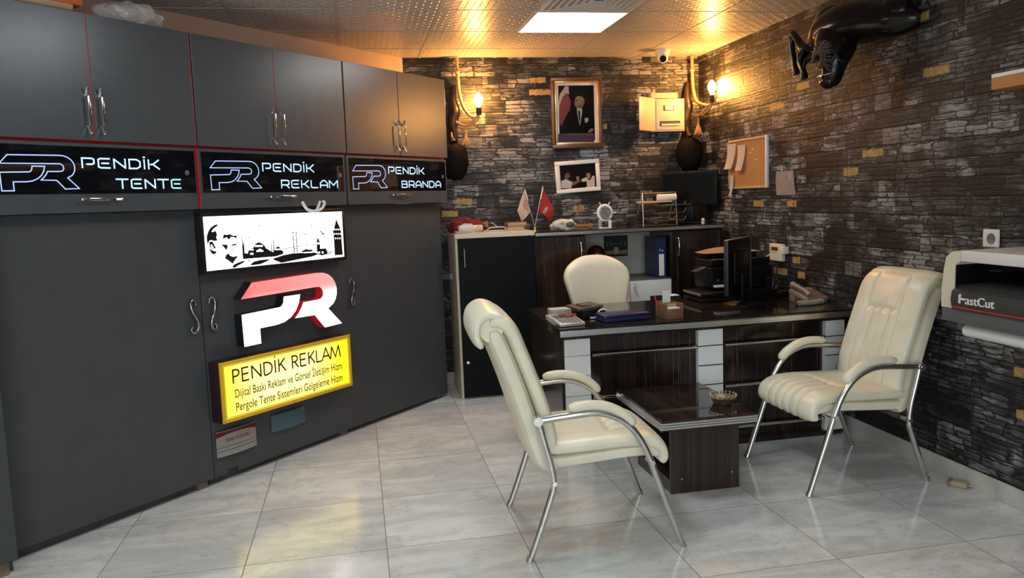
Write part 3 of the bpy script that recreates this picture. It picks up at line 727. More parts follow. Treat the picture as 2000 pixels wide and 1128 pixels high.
# white light box with a skyline
wo = .098; wm = cabm(.977, LOFF, 1.168)
ws = THING('light_box_sign', 'white lit sign box with a black city skyline and face', 'sign', mtx=wm)
W_, H_ = 1.063, .325; D_ = wo-LOFF
OB('box', MB().box(0, W_, -D_+.004, 0, 0, H_, .002), 'black_metal', ws)
OB('frame', ring_frame(0, W_, 0, H_, .019, -D_-.003, -D_+.010), 'black_metal', ws)
OB('face', MB().box(.017, W_-.017, -D_-.0005, -D_+.003, .017, H_-.017), 'white_lit', ws, False)
def zp(poly): return [sign_px(380+x/6.25, 390+y/6.247, wo, wm) for x, y in poly]
ART = [
 [(280,295),(235,310),(195,340),(165,390),(150,440),(148,490),(160,540),(178,500),(200,490),(235,500),(268,500),(275,480),(262,460),(272,430),(265,400),(255,375),(240,385),(215,395),(205,390),(225,355),(250,335),(272,325)],
 [(180,512),(208,506),(232,530),(240,556),(255,575),(252,600),(236,590),(222,560),(206,540),(194,556),(202,582),(228,600),(212,602),(186,575)],
 [(172,580),(195,605),(235,625),(268,630),(262,650),(225,668),(195,635)],
 [(350,420),(395,428),(430,418),(450,430),(480,440),(515,430),(510,470),(480,455),(440,450),(432,475),(405,480),(395,455),(360,470),(338,470),(352,445)],
 [(325,545),(365,545),(402,548),(400,580),(385,618),(365,585)], [(440,555),(480,538),(512,535),(505,555),(450,560)],
 [(435,615),(470,600),(500,602),(470,607),(440,622)],
 [(388,665),(420,655),(430,680),(470,695),(520,682),(522,695),(490,735),(465,778),(420,745),(370,712)],
 [(574,460),(581,460),(590,560),(594,515),(602,515),(610,650),(650,655),(655,625),(690,595),(715,590),(725,560),(745,535),(780,515),(820,530),(855,560),(870,590),(900,605),(935,630),(938,510),(942,510),(946,630),(962,640),(962,475),(968,475),(975,620),(985,590),(1020,565),(1050,590),(1060,615),(1080,625),(1082,660),(990,690),(590,722)],
 [(1192,390),(1200,390),(1222,650),(1212,650)], [(1235,388),(1243,388),(1258,645),(1249,645)], [(1192,392),(1243,388),(1243,396),(1192,400)], [(1200,485),(1248,482),(1248,490),(1200,493)], [(1208,592),(1254,590),(1254,598),(1208,600)],
 [(1066,600),(1200,572),(1300,555),(1500,540),(1500,546),(1300,561),(1200,579),(1066,608)],
 [(960,715),(1090,672),(1200,652),(1450,640),(1490,650),(1500,665),(1440,690),(1060,768),(1000,745),(970,735)],
 [(1305,625),(1340,610),(1360,597),(1380,607),(1442,607),(1435,630),(1310,640)],
 [(1490,545),(1488,520),(1495,490),(1500,465),(1507,465),(1515,490),(1530,515),(1530,545),(1532,595),(1605,592),(1610,615),(1620,630),(1620,650),(1560,680),(1495,660)],
 [(1545,662),(1675,646),(1670,655),(1560,672)], [(1620,630),(1765,634),(1765,640),(1620,638)],
 [(1728,238),(1775,345),(1785,360),(1785,385),(1790,430),(1792,480),(1808,670),(1712,675),(1698,430),(1688,380),(1700,360)],
 [(458,820),(480,790),(530,765),(590,745),(622,738),(590,770),(530,800),(490,830)], [(680,790),(720,755),(790,735),(930,720),(880,750),(800,785),(700,798)], [(640,742),(690,730),(660,750)], [(570,805),(645,793),(580,809)],
 [(715,315),(745,316),(768,327),(788,312),(806,295),(795,318),(772,331),(745,321)], [(598,455),(628,456),(646,465),(664,452),(680,438),(668,460),(648,469)],
 [(1296,388),(1325,402),(1345,420),(1365,408),(1405,405),(1370,412),(1346,429),(1330,415)], [(1412,288),(1425,310),(1428,335),(1448,344),(1424,343),(1420,318)], [(1516,362),(1545,380),(1572,410),(1625,407),(1582,416),(1566,432),(1556,408)],
]
t = MB()
for p in ART: t.prism(zp(p), -D_-.0011, -D_-.0004)
OB('skyline_print', t, 'ink', ws, False)
t = MB()
for p in ([(735,552),(830,552),(828,572),(733,574)], [(752,622),(795,594),(838,618),(836,632),(752,634)], [(676,602),(718,600),(718,616),(678,618)], [(676,650),(696,642),(718,652),(716,668),(678,670)], [(982,597),(1058,594),(1058,610),(984,613)], [(1484,520),(1534,518),(1534,542),(1484,544)], [(1500,634),(1530,630),(1530,652),(1502,655)], [(1552,630),(1570,628),(1570,655),(1554,656)], [(1310,640),(1436,632),(1440,644),(1330,650)]): t.prism(zp(p), -D_-.0018, -D_-.001)
for yy, xs in ((362, (1700, 1722, 1745, 1767)), (415, (1702, 1725, 1748, 1771)), (470, (1714, 1740, 1766))):
    for xx in xs: t.prism(zp([(xx, yy-9), (xx+12, yy-9), (xx+12, yy+9), (xx, yy+9)]), -D_-.0018, -D_-.001)
OB('window_print', t, 'white_lit', ws, False)

# white strap loop hanging from the flap above
st = OB('cable_loop', MB().tube([(0, 0, .055), (.004, -.012, .03), (.03, -.016, .006), (.085, -.018, -.002), (.135, -.016, .012), (.165, -.012, .04), (.168, 0, .058)], .009, 10, 6).tube([(.085, -.018, -.002), (.10, -.026, .025), (.12, -.022, .055)], .008, 10, 4), 'white_plastic')
st.matrix_world = cabm(1.652, .145, 1.484); TAG(st, 'white cable loop hanging down over the top of the skyline sign', 'cable')

# two-part monogram in lit channel letters
po = .118; pm = cabm(1.186, LOFF, .748); pk = .359
pr = THING('monogram_sign', 'lit channel-letter monogram, white P and red R, on the grey cupboard', 'sign', mtx=pm)
def sc(p): return [(a*pk, b*pk) for a, b in p]
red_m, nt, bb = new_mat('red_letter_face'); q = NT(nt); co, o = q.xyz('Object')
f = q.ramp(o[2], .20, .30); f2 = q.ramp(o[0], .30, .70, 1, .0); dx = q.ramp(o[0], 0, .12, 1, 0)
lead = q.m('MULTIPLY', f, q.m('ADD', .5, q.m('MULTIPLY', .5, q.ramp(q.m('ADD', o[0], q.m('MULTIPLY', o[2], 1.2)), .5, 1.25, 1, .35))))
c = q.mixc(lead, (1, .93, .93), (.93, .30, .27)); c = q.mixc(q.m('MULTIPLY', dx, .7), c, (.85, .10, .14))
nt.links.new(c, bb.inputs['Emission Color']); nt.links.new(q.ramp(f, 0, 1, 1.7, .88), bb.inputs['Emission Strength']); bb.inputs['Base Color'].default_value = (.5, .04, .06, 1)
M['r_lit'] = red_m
M['red_side'] = mat('red_acrylic_return', (.45, .01, .02), .3, emit=(.7, .005, .03), es=.20)
d = po-LOFF
L = OB('letter_p', MB().prism(sc(LG_P), -d+.004, -.001), 'black_metal', pr, False); OB('face', MB().prism(sc(LG_P), -d-.001, -d+.0039), 'p_lit', L, False)
L = OB('letter_r', MB().prism(sc(LG_R), -d+.004, -.001), 'red_side', pr, False); OB('face', MB().prism(sc(LG_R), -d-.001, -d+.0039), 'r_lit', L, False)
L['label'] = 'red letter with translucent red sides'
OB('return_panel', MB().prism(sc([(.0, .745), (.006, .738), (.233, .978), (.226, .984)]), -d+.004, -.001), 'black_metal', pr, False)

# yellow light box
yo = .142; ym = cabm(.996, LOFF, .362); W2, H2 = .988, .332; D2 = yo-LOFF
ys = THING('light_box_sign', 'yellow lit sign box with three lines of brown lettering', 'sign', mtx=ym)
OB('box', MB().box(0, W2, -D2+.004, 0, 0, H2, .002), 'brown_metal', ys)
OB('frame', ring_frame(0, W2, 0, H2, .020, -D2-.003, -D2+.008), 'yellow_frame', ys)
OB('face', MB().box(.018, W2-.018, -D2-.0006, -D2+.003, .018, H2-.018), 'yellow_lit', ys, False)
t = ring_frame(.0225, W2-.0225, .0225, H2-.0225, .0035, -D2-.0012, -D2-.0005, 0)
OB('border_line', t, 'ink_brown', ys, False)
GLY['I2'] = [[(.10, 0), (.10, 1)], [(.04, 1.22), (.16, 1.22)]]
THIN = {'P': [[(.08, 0), (.08, .97), (.34, .97), (.5, .9), (.56, .74), (.5, .57), (.34, .5), (.08, .5)]], 'E': [[(.6, .97), (.08, .97), (.08, .03), (.6, .03)], [(.08, .52), (.56, .52)]],
 'N': [[(.08, 0), (.08, 1)], [(.08, .97), (.8, .03)], [(.8, 0), (.8, 1)]], 'D': [[(.08, .03), (.08, .97), (.32, .97), (.58, .88), (.72, .7), (.76, .5), (.72, .3), (.58, .12), (.32, .03), (.08, .03)]],
 'I': [[(.1, 0), (.1, 1)], [(.05, 1.24), (.15, 1.24)]], 'K': [[(.08, 0), (.08, 1)], [(.62, 1), (.1, .48)], [(.24, .6), (.66, 0)]], 'R': [[(.08, 0), (.08, .97), (.34, .97), (.5, .9), (.56, .74), (.5, .57), (.34, .5), (.08, .5)], [(.28, .5), (.62, 0)]],
 'L': [[(.08, 1), (.08, .03), (.54, .03)]], 'A': [[(0, 0), (.4, 1.0), (.8, 0)], [(.13, .34), (.67, .34)]], 'M': [[(0, 0), (.16, 1)], [(.16, .97), (.5, .08), (.84, .97)], [(.84, 1), (1.0, 0)]]}
TADV = {'P': .72, 'E': .78, 'N': 1.0, 'D': .92, 'I': .34, 'K': .74, 'R': .74, 'L': .6, 'A': .84, 'M': 1.0, ' ': .45}
word = 'PENDIK REKLAM'; tot = sum(TADV[c] for c in word); x = 0; t = MB(); xw0, xw1, zb, hh = .075, .895, .205, .076
for c in word:
    k = (xw1-xw0)/tot
    if c != ' ':
        for s in THIN[c]: t.ribbon([(xw0+(x+a)*k, zb+b*hh) for a, b in s], .0096, -D2-.0014, -D2-.0005)
    else: OB('lettering', t, 'ink_brown', ys, False); t = MB()
    x += TADV[c]
OB('lettering', t, 'ink_brown', ys, False)
for body, zz in (('Dijital Baskı Reklam ve Görsel İletişim Hizm', .125), ('Pergole Tente Sistemleri Gölgeleme Hizm', .050)):
    OB('lettering', MB().text(body, .066, .088, -D2-.001, zz, width=.815, ext=.0003, off=.0007), 'ink_olive', ys, False)
t = MB()
for x, z in ((.01, .01), (W2-.01, .01), (.01, H2-.01), (W2-.01, H2-.01), (W2/2, .01), (W2/2, H2-.01)): t.cyl((x, -D2-.003, z), (x, -D2-.0045, z), .003, 8)
OB('screws', t, 'ink_brown', ys)

# curved door plates under it
def bowed(w, h, bow, th=.004, n=16, z0=0, z1=None):
    z1 = h if z1 is None else z1
    f = lambda u, v: Vector(((u)*w, -.006-bow*(1-(2*u-1)**2), z0+(z1-z0)*v)); return MB().sheet(f, n, 2, th)
np_ = THING('name_plate', 'bowed silver name plate reading ŞUBE MÜDÜRÜ with red top', 'name plate', mtx=cabm(1.004, LOFF, .158))
OB('plate', bowed(.27, .142, .016), 'silver_plate', np_)
f = lambda u, v: Vector((u*.27, -.0068-.016*(1-(2*u-1)**2), .142+(.014-.032*(1-u))*0 + (-.024+.022*((2*u-1)**2))*(1-v)))
OB('red_band', MB().sheet(lambda u, v: Vector((u*.27, -.0072-.016*(1-(2*u-1)**2), .142-.004-(.030*(1-.55*(1-(2*u-1)**2)))*(1-v)*1.0)), 16, 2, .0006), 'red_ink', np_)
t = MB()
for z in (.030, .050): t.sheet(lambda u, v, z=z: Vector((u*.27, -.0072-.016*(1-(2*u-1)**2), z+.0022*v)), 16, 1, .0005)
OB('line_print', t, 'groove', np_)
t = MB().text('ŞUBE MÜDÜRÜ', .026, .055, -.0224, .078, width=.16, ext=.0004)
OB('lettering', t, 'red_ink', np_, False)
bp = OB('name_plate', bowed(.262, .1, .016), 'blue_plate'); bp.matrix_world = cabm(1.386, LOFF, .200)
TAG(bp, 'bowed blank steel-blue plate under the yellow sign', 'name plate')

# ------------------------------------------------------------------ things lying on top of the wall cabinets
ot = THING('tool_case', 'orange and tan case lying on top of the left wall cabinet', 'case', mtx=cabm(-.05, .07, 2.405))
OB('body', MB().box(.0, .45, -.055, .18, 0, .062, .02, 4), 'tan_board', ot); OB('lid', MB().box(.10, .485, -.060, .185, .030, .12, .006), 'orange', ot)
OB('latch', MB().box(.20, .23, -.064, -.055, .010, .05, .002), 'brown_wood', ot)
rnd = random.Random(5)
t = MB().ell((0, 0, .055), .17, .10, .055, 40, 20); t.noise(.022, 14); t.noise(.010, 34)
for vv in t.bm.verts: vv.co.z = max(vv.co.z, .001)
pb = OB('plastic_bag', t, 'clear', None, False); pb.matrix_world = cabm(.72, .03, 2.405); TAG(pb, 'crumpled clear plastic wrap on top of the left wall cabinet', 'plastic wrap')

# ------------------------------------------------------------------ back row: black cabinet and low bookcase
FY = 5.83
bc = THING('storage_cabinet', 'cream storage cabinet with one black door, left of the low bookcase', 'cabinet', (.706, FY, 0))
OB('body', MB().box(0, .018, 0, .46, 0, 1.215, .001).box(.585, .602, 0, .46, 0, 1.215, .001).box(.018, .585, .44, .46, 0, 1.215).box(.018, .585, .02, .44, .0, .05), 'cream_lam', bc, False)
OB('top', MB().box(-.004, .602, -.02, .47, 1.215, 1.250, .002), 'cream_lam', bc, False)
d = OB('door', MB().box(.018, .598, -.02, -.001, .012, 1.210, .0012), 'black_lam', bc, False)
h = OB('handle', MB().tube([(0, 0, 0), (0, -.022, 0), (0, -.022, .135), (0, 0, .135)], .005, 8), 'steel', d); h.location = (.062, -.02, 1.005)
h = OB('lock', MB().cyl((0, 0, 0), (0, -.012, 0), .011, 16).cyl((0, -.012, 0), (0, -.016, 0), .007, 12), 'chrome', d); h.location = (.055, -.02, .283)

cr_ = THING('bookcase', 'low ebony-veneer bookcase with chrome-edged top and open white middle', 'bookcase', (1.312, FY, 0))
W = 1.525
OB('top', MB().box(0, W, -.022, .49, 1.200, 1.238, .003), 'ebony_top', cr_, False)
OB('edge_strip', MB().box(.002, W-.002, -.0265, -.0215, 1.206, 1.230, .0015).box(.002, W-.002, -.029, -.026, 1.2155, 1.221, .001), 'alu', cr_, False)
t = MB()
for x0, x1 in ((0, .018), (.385, .403), (1.085, 1.103), (W-.018, W)): t.box(x0, x1, .002, .46, 0, 1.2)
t.box(.018, W-.018, .0, .46, .0, .05); OB('carcass', t, 'ebony_side', cr_, False)
OB('back_panel', MB().box(.403, 1.085, .445, .46, .05, 1.2), 'shelf_back', cr_, False)
OB('shelf', MB().box(.403, 1.085, .0, .445, .812, .832), 'gray_plastic', cr_, False)
def curved_handle(L): return MB().tube([(0, 0, -L/2), (0, -.016, -L*.42), (0, -.028, -L*.15), (0, -.028, L*.15), (0, -.016, L*.42), (0, 0, L/2)], [.004, .0055, .0065, .0065, .0055, .004], 10, 5)
for x0, x1, hx in ((.003, .398, .352), (1.09, W-.002, 1.142)):
    d = OB('door', MB().box(x0, x1, -.018, -.001, .055, 1.192, .001), 'ebony_v', cr_, False)
    h = OB('handle', curved_handle(.15), 'chrome', d); h.location = (hx, -.018, 1.075)
for x0, x1, hx in ((.405, .742, .715), (.746, 1.083, .775)):
    d = OB('white_door', MB().box(x0, x1, -.018, -.001, .055, .822, .001), 'white_lam', cr_, False)
    h = OB('handle', curved_handle(.03), 'chrome', d); h.location = (hx, -.018, .785)
bi = THING('ring_binder', 'dark blue ring binder with white spine label, on the bookcase shelf', 'binder', (2.296, FY+.03, .833), -.03)
OB('cover', MB().box(0, .078, 0, .005, 0, .318, .002).box(0, .004, 0, .285, 0, .318, .001).box(.074, .078, 0, .285, 0, .318, .001), 'blue', bi, False)
OB('pages', MB().box(.006, .072, .008, .27, .005, .305), 'paper', bi, False)
OB('spine_label', MB().box(.018, .060, -.001, 0, .015, .185), 'paper', bi, False)
OB('finger_ring', MB().tube([(.039+.012*math.cos(a*PI/8), -.001, .215+.012*math.sin(a*PI/8)) for a in range(16)], .003, 8, closed=True), 'chrome', bi)
ca = THING('wall_calendar', 'black printed calendar with gold arch pinned inside the bookcase', 'calendar', (1.997, FY+.437, .985))
OB('sheet', MB().box(0, .205, 0, .007, 0, .172), 'ink', ca, False)
t = MB().box(.082, .125, -.001, 0, .018, .06); t.prism([(.082+.0215+.0215*math.cos(a), .06+.02*math.sin(a)) for a in [PI*i/10 for i in range(11)]], -.001, 0)
for i in range(9):
    t.box(.006+i*.008, .011+i*.008, -.001, 0, .018, .05); t.box(.131+i*.008, .136+i*.008, -.001, 0, .018, .05)
OB('gold_print', t, 'gold_print', ca, False)
t = MB()
for x in (.025, .055, .145, .178): t.box(x, x+.008, -.001, 0, .085, .125)
t.box(.07, .13, -.001, 0, .10, .106); OB('grey_print', t, 'pic_grey', ca, False)
t = MB().ell((0, 0, .0), .10, .12, .085, 24, 14); t.box(-.03, .06, -.10, .06, -.12, -.02, .02)
he = THING('bag', 'dark maroon rounded bag on the shelf left of the black calendar', 'bag', (1.845, FY+.17, 1.0))
OB('body', MB().ell((0, 0, .02), .075, .10, .085, 24, 14).box(-.06, .065, -.09, .09, -.166, -.02, .03), 'maroon', he)
OB('patch', MB().box(.012, .052, -.108, -.088, -.06, -.015, .006), 'pic_grey', he)

# ------------------------------------------------------------------ office chair behind the desk
oc = THING('office_chair', 'cream upholstered office chair behind the desk', 'office chair', (1.665, 5.43, 0), .10)
def squircle_back():
    t = MB(); C = [(.10-.10*math.sin(i/11*1.5), 1.068-.60*i/11) for i in range(12)]
    def Wd(f): return .10+.155*min(1, (f/.10))**.55-.02*max(0, (.3-f)) if f < .35 else .255-.115*((f-.35)/.65)**1.1
    return t
bmx = bmesh.new(); nu, nv = 28, 20; rows = []
for side in (0, 1):
    for i in range(nv+1):
        f = i/nv
        wdt = .215+.037*math.sin(min(1, f/.22)*PI/2) if f < .22 else .252-.125*((f-.22)/.78)**1.35
        if f > .9: wdt *= 1-.25*((f-.9)/.1)**2
        ring = []
        for j in range(nu+1):
            s = -1+2*j/nu; x = s*wdt; e = (1-abs(s)**3.5)**.5 if abs(s) < 1 else 0; ev = min(1, math.sin(min(1, f/.12)*PI/2))*min(1, (1-f)/.06) if f < 1 else 0
            y = -.035*e*ev + .03*(f-.5)**2*2 - .02 + .06*s*s*.5*0 - (.05*(s*s))
            y = (y if side == 0 else .03+.02*e*ev-.05*s*s)
            z = 1.072-.58*f-.075*abs(s)**2.6*max(0, 1-f/.45)**1.5
            ring.append(bmx.verts.new((x, y-.10*f+.05, z)))
        rows.append(ring)
for side in (0, 1):
    for i in range(nv):
        A, B = rows[side*(nv+1)+i], rows[side*(nv+1)+i+1]
        for j in range(nu): bmx.faces.new((A[j], A[j+1], B[j+1], B[j]))
for i in range(nv):
    for j in (0, nu): bmx.faces.new((rows[i][j], rows[i+1][j], rows[nv+1+i+1][j], rows[nv+1+i][j]))
for i in (0, nv):
    for j in range(nu): bmx.faces.new((rows[i][j], rows[i][j+1], rows[nv+1+i][j+1], rows[nv+1+i][j]))
bmesh.ops.remove_doubles(bmx, verts=bmx.verts[:], dist=.0005); bmesh.ops.recalc_face_normals(bmx, faces=bmx.faces[:])
t = MB(); t.bm.free(); t.bm = bmx
OB('backrest', t, 'cream_back', oc, sub=1)
OB('seat', MB().box(-.24, .24, -.46, .0, .43, .52, .035, 4), 'cream_back', oc)
OB('column', MB().cyl((0, -.22, .10), (0, -.22, .43), .03).box(-.03, .03, -.06, .09, .44, .47).box(-.025, .025, .05, .075, .44, .62), 'black_plastic', oc)
for k in range(5):
    a = 2*PI*k/5+.3; dx, dy = math.cos(a), math.sin(a)
    l = OB('leg', MB().tube([(0, -.22, .11), (.28*dx, -.22+.28*dy, .07)], [.026, .016], 10), 'black_plastic', oc)
    OB('caster', MB().lathe([(0.001, -.018), (.03, -.018), (.03, .018), (.001, .018)], (.28*dx, -.22+.28*dy, .031), 'Y', 16), 'black_plastic', l)

# ------------------------------------------------------------------ desk
DZ = .775
dk = THING('desk', 'glossy ebony-veneer executive desk with white drawer columns', 'desk', (1.06, 4.16, 0))
OB('top', MB().box(0, 1.82, 0, .89, DZ-.052, DZ, .003), 'ebony_top', dk, False)
OB('edge_strip', MB().box(.002, 1.818, -.006, .001, DZ-.045, DZ-.012, .0015).box(.002, 1.818, -.009, -.005, DZ-.040, DZ-.033, .0015).box(.002, 1.818, -.009, -.005, DZ-.025, DZ-.018, .0015), 'alu', dk, False)
OB('side_panel', MB().box(.022, .042, .07, .86, 0, DZ-.053), 'ebony_side', dk, False)
OB('side_panel', MB().box(1.762, 1.782, .07, .86, 0, DZ-.053), 'ebony_side', dk, False)
for x0, x1 in ((.188, .839), (.992, 1.654)):
    OB('modesty_panel', MB().box(x0-.004, x1+.004, .095, .113, .03, DZ-.053), 'ebony_v', dk, False)
OB('rail', MB().box(.042, 1.762, .060, .085, .0, .03).box(.042, 1.762, .060, .1, DZ-.072, DZ-.053), 'ebony_v', dk, False)
for x0, x1 in ((.039, .188), (.839, .992), (1.654, 1.778)):
    c = OB('white_column', MB().box(x0, x1, .060, .10, .0305, DZ-.073), 'white_lam', dk, False)
    for z in (.607, .492, .377, .262, .147): OB('groove', MB().box(x0-.0005, x1+.0005, .0585, .0605, z-.003, z+.003), 'alu' if x0 < .1 else 'groove', c, False)
for x0, x1 in ((.20, .825), (1.008, 1.64)):
    for z in (.604, .358, .106):
        OB('rail_bar', MB().cyl((x0, .066, z), (x1, .066, z), .011).cyl((x0+.02, .066, z), (x0+.02, .094, z), .007, 10).cyl((x1-.02, .066, z), (x1-.02, .094, z), .007, 10).cyl((x1-.004, .066, z), (x1+.006, .066, z), .015), 'chrome', dk)

# ------------------------------------------------------------------ coffee table
ct = THING('coffee_table', 'low ebony-veneer coffee table with aluminium edge, in front of the desk', 'table', (1.364, 3.455, 0))
TZ = .423
OB('top', MB().box(0, .49, 0, .66, TZ-.056, TZ, .003), 'ebony_table', ct, False)
t = MB()
for a, b in ((-.046, -.036), (-.034, -.024), (-.022, -.012)):
    t.box(.001, .489, -.004, .001, TZ+a, TZ+b, .001); t.box(-.004, .001, -.003, .659, TZ+a, TZ+b, .001); t.box(.489, .494, -.003, .659, TZ+a, TZ+b, .001)
OB('edge_strip', t, 'alu', ct, False)
OB('leg_panel', MB().box(.098, .466, .135, .153, 0, TZ-.056, .002), 'ebony_leg', ct, False)
OB('leg_panel', MB().box(.098, .466, .59, .608, 0, TZ-.056, .002), 'ebony_leg', ct, False)
OB('lower_shelf', MB().box(.10, .464, .153, .59, .05, .068), 'ebony_table', ct, False)
OB('skirt', MB().box(.10, .118, .153, .59, 0, .05), 'ebony_table', ct, False)
t = MB()
for x, z in ((.155, .075), (.425, .085)): t.cyl((x, .135, z), (x, .1325, z), .004, 10)
OB('screw_cap', t, 'chrome', ct)
ash = THING('ashtray', 'small ornate silver ashtray with a crown of beads on the coffee table', 'ashtray', (1.775, 3.655, TZ+.0005), .2)
OB('bowl', MB().lathe([(.045, 0), (.05, .004), (.062, .03), (.066, .036), (.058, .036), (.05, .012), (.0, .010)], seg=8), 'silver', ash)
for k in range(18):
    a = 2*PI*k/18
    OB('bead', MB().tube([(.062*math.cos(a), .062*math.sin(a), .034), (.066*math.cos(a), .066*math.sin(a), .044)], [.005, .003], 8).ell((.066*math.cos(a), .066*math.sin(a), .047), .0055, .0055, .0055, 8, 6), 'silver', ash)

# ------------------------------------------------------------------ visitor chairs
def make_chair(label):
    r = THING('visitor_chair', label, 'chair', group='cream visitor chairs')
    side = [(0, .004), (.04, .108), (.095, .262), (.110, .325), (.100, .41), (.078, .50), (.056, .592)]
    arm = [(.052, .596), (.17, .606), (.285, .612), (.36, .596), (.43, .553), (.486, .48), (.528, .385), (.56, .29), (.66, .004)]
    for s in (1, -1):
        Y = .305*s
        fr = OB('side_frame', MB().tube([(x, Y, z) for x, z in arm], .0145, 14, 6).tube([(x, Y, z) for x, z in side], .0145, 14, 6), 'steel', r)
        OB('foot_cap', MB().cyl((-.003, Y, 0), (.004, Y, .02), .0165, 14), 'steel', fr); OB('foot_cap', MB().cyl((.663, Y, 0), (.655, Y, .02), .0155, 14), 'steel', fr)
        OB('joint', MB().cyl((.052, Y-.019*s, .597), (.052, Y+.019*s, .597), .019, 18).cyl((.052, Y+.019*s, .597), (.052, Y+.023*s, .597), .008, 12), 'steel', fr)
        OB('bolt', MB().cyl((.528, Y-.05*s, .383), (.528, Y+.022*s, .383), .011, 14).cyl((.112, Y-.05*s, .33), (.112, Y+.02*s, .33), .010, 14), 'chrome', fr)
        C = crom([(.185, 0, .637), (.27, 0, .645), (.35, 0, .632), (.42, 0, .594), (.462, 0, .548)], 5)
        OB('arm_pad', MB().pad([(p.x, p.z) for p in C], lambda t: .030*(min(1, .45+6*min(t, 1-t))), lambda t: .019*min(1, .5+6*min(t, 1-t)), 18, 2.6, yc=Y-.010*s), 'cream', r)
    # shells
    Cb = [(p.x, p.z) for p in crom([(-.108, 0, .965), (-.082, 0, .90), (-.045, 0, .80), (-.008, 0, .69), (.025, 0, .58), (.055, 0, .475), (.085, 0, .40), (.13, 0, .365)], 5)]
    OB('back_shell', MB().pad(Cb, lambda t: .258-.012*(1-t), lambda t: .047*min(1, .55+5*min(t, 1-t)), 32, 3.4), 'cream', r)
    Cs = [(p.x, p.z) for p in crom([(.07, 0, .392), (.16, 0, .393), (.30, 0, .402), (.44, 0, .412), (.545, 0, .412), (.585, 0, .398)], 5)]
    OB('seat_shell', MB().pad(Cs, lambda t: .252, lambda t: .034*min(1, .5+7*min(t, 1-t)), 32, 4), 'cream', r)
    # back cushion: side panels, channelled middle, smooth head panel
    def gb(y, f):
        g = 0
        a = abs(y)
        lim = .46+.10*f
        g -= .014*math.exp(-((a-lim)/.030)**2)                       # long seams
        if f > .40 and a < lim:
            for k in (-.5, 0, .5): g -= .010*math.exp(-((y-k*lim)/.025)**2)
            g += .004*math.cos(y/lim*2*PI)*.5
        if a < lim: g -= .013*math.exp(-((f-.40)/.016)**2)           # seam under the head panel
        return g
    Cc = [(p.x, p.z) for p in crom([(-.118, 0, .995), (-.075, 0, 1.0), (-.030, 0, .955), (.008, 0, .86), (.044, 0, .76), (.078, 0, .66), (.104, 0, .57), (.117, 0, .50), (.118, 0, .455)], 12)]
    OB('back_cushion', MB().pad(Cc, lambda t: .240+.012*math.sin(min(1, t*6)*PI/2), lambda t: .036*min(1, .55+8*min(t, 1-t)), 144, 3.6, gb), 'cream', r)
    Ch = [(p.x, p.z) for p in crom([(-.155, 0, .895), (-.175, 0, .945), (-.165, 0, 1.00), (-.125, 0, 1.028), (-.08, 0, 1.018), (-.05, 0, .985)], 6)]
    OB('head_roll', MB().pad(Ch, lambda t: .246*min(1, .93+.6*min(t, 1-t)), lambda t: .024*min(1, .6+5*min(t, 1-t)), 40, 3.4), 'cream', r)
    OB('head_fill', MB().tube([(-.115, -.225, .965), (-.115, .225, .965)], .048, 16), 'cream', r)
    def gs(y, f):
        g = 0
        for k in (-.52, -.26, 0, .26, .52):
            if f > .38: g -= .011*math.exp(-((y-k)/.03)**2)
        if abs(y) < .6: g -= .009*math.exp(-((f-.38)/.02)**2)
        return g
    Cq = [(p.x, p.z) for p in crom([(.105, 0, .450), (.20, 0, .452), (.32, 0, .456), (.44, 0, .460), (.535, 0, .452), (.588, 0, .425), (.602, 0, .385), (.588, 0, .362)], 12)]
    OB('seat_cushion', MB().pad(Cq, lambda t: .262, lambda t: .034*min(1, .55+7*min(t, 1-t)), 144, 3.8, gs), 'cream', r)
    for s in (1, -1):
        OB('piping', MB().tube([(p[0]-.002, .246*s, p[1]-.002) for p in Cq[7:-5]], .005, 8).tube([(p[0]+.004, .238*s, p[1]+.002) for p in Cc[14:-7]], .005, 8), 'seam', r)
    return r
ch = make_chair('cream leather visitor chair seen from behind, left of the coffee table')
ch.location = (.640, 3.372, 0); ch.rotation_euler = (0, 0, math.radians(-3))
DUP(ch, 'cream leather visitor chair facing left, beside the right stone wall', (2.748, 3.695, 0), math.radians(180.8))
M['dark_hide'] = mat('dark_hide', (.0035, .0026, .0022), .75, spec=.12, bump=.5, bscale=30, var=.3)

# ------------------------------------------------------------------ on the desk
ca_ = THING('calculator', 'silver desk calculator at the front left corner of the desk', 'calculator', (1.145, 4.30, DZ+.0085), .12)
m = Matrix.Rotation(math.radians(7), 4, 'X')
OB('body', MB().box(-.075, .075, -.075, .075, .002, .020, .004, mtx=m).box(-.07, .07, .02, .07, -.008, .012), 'silver_plate', ca_)
OB('display', MB().box(-.06, .06, .042, .066, .020, .0215, .001, mtx=m), 'lcd', ca_)
t = MB()
for i in range(5):
    for j in range(5): t.box(-.062+i*.026, -.043+i*.026, -.066+j*.020, -.052+j*.020, .020, .0235, .002, mtx=m)
OB('keys', t, 'pic_grey', ca_)
OB('calculator_case', MB().box(-.05, -.03, -.04, .11, .0, .03, .003).box(-.05, .03, .09, .11, 0, .03, .003), 'silver_plate').matrix_world = Matrix.Translation((1.118, 4.43, DZ))
TAG(bpy.data.objects['calculator_case'], 'small metal bracket behind the calculator on the desk', 'bracket')
lt = OB('lighter', MB().box(-.035, .035, -.012, .012, 0, .022, .006), 'pic_red'); lt.data.materials[0] = M['flag_red']; lt.location = (1.205, 4.46, DZ+.0125); lt.rotation_euler = (0, 0, .1)
TAG(lt, 'red lighter lying on a notepad behind the calculator', 'lighter')
npd = OB('notepad', MB().box(-.07, .03, -.06, .06, 0, .012, .002), 'brown_metal'); npd.location = (1.215, 4.455, DZ); TAG(npd, 'dark notepad under the red lighter on the desk', 'notepad')
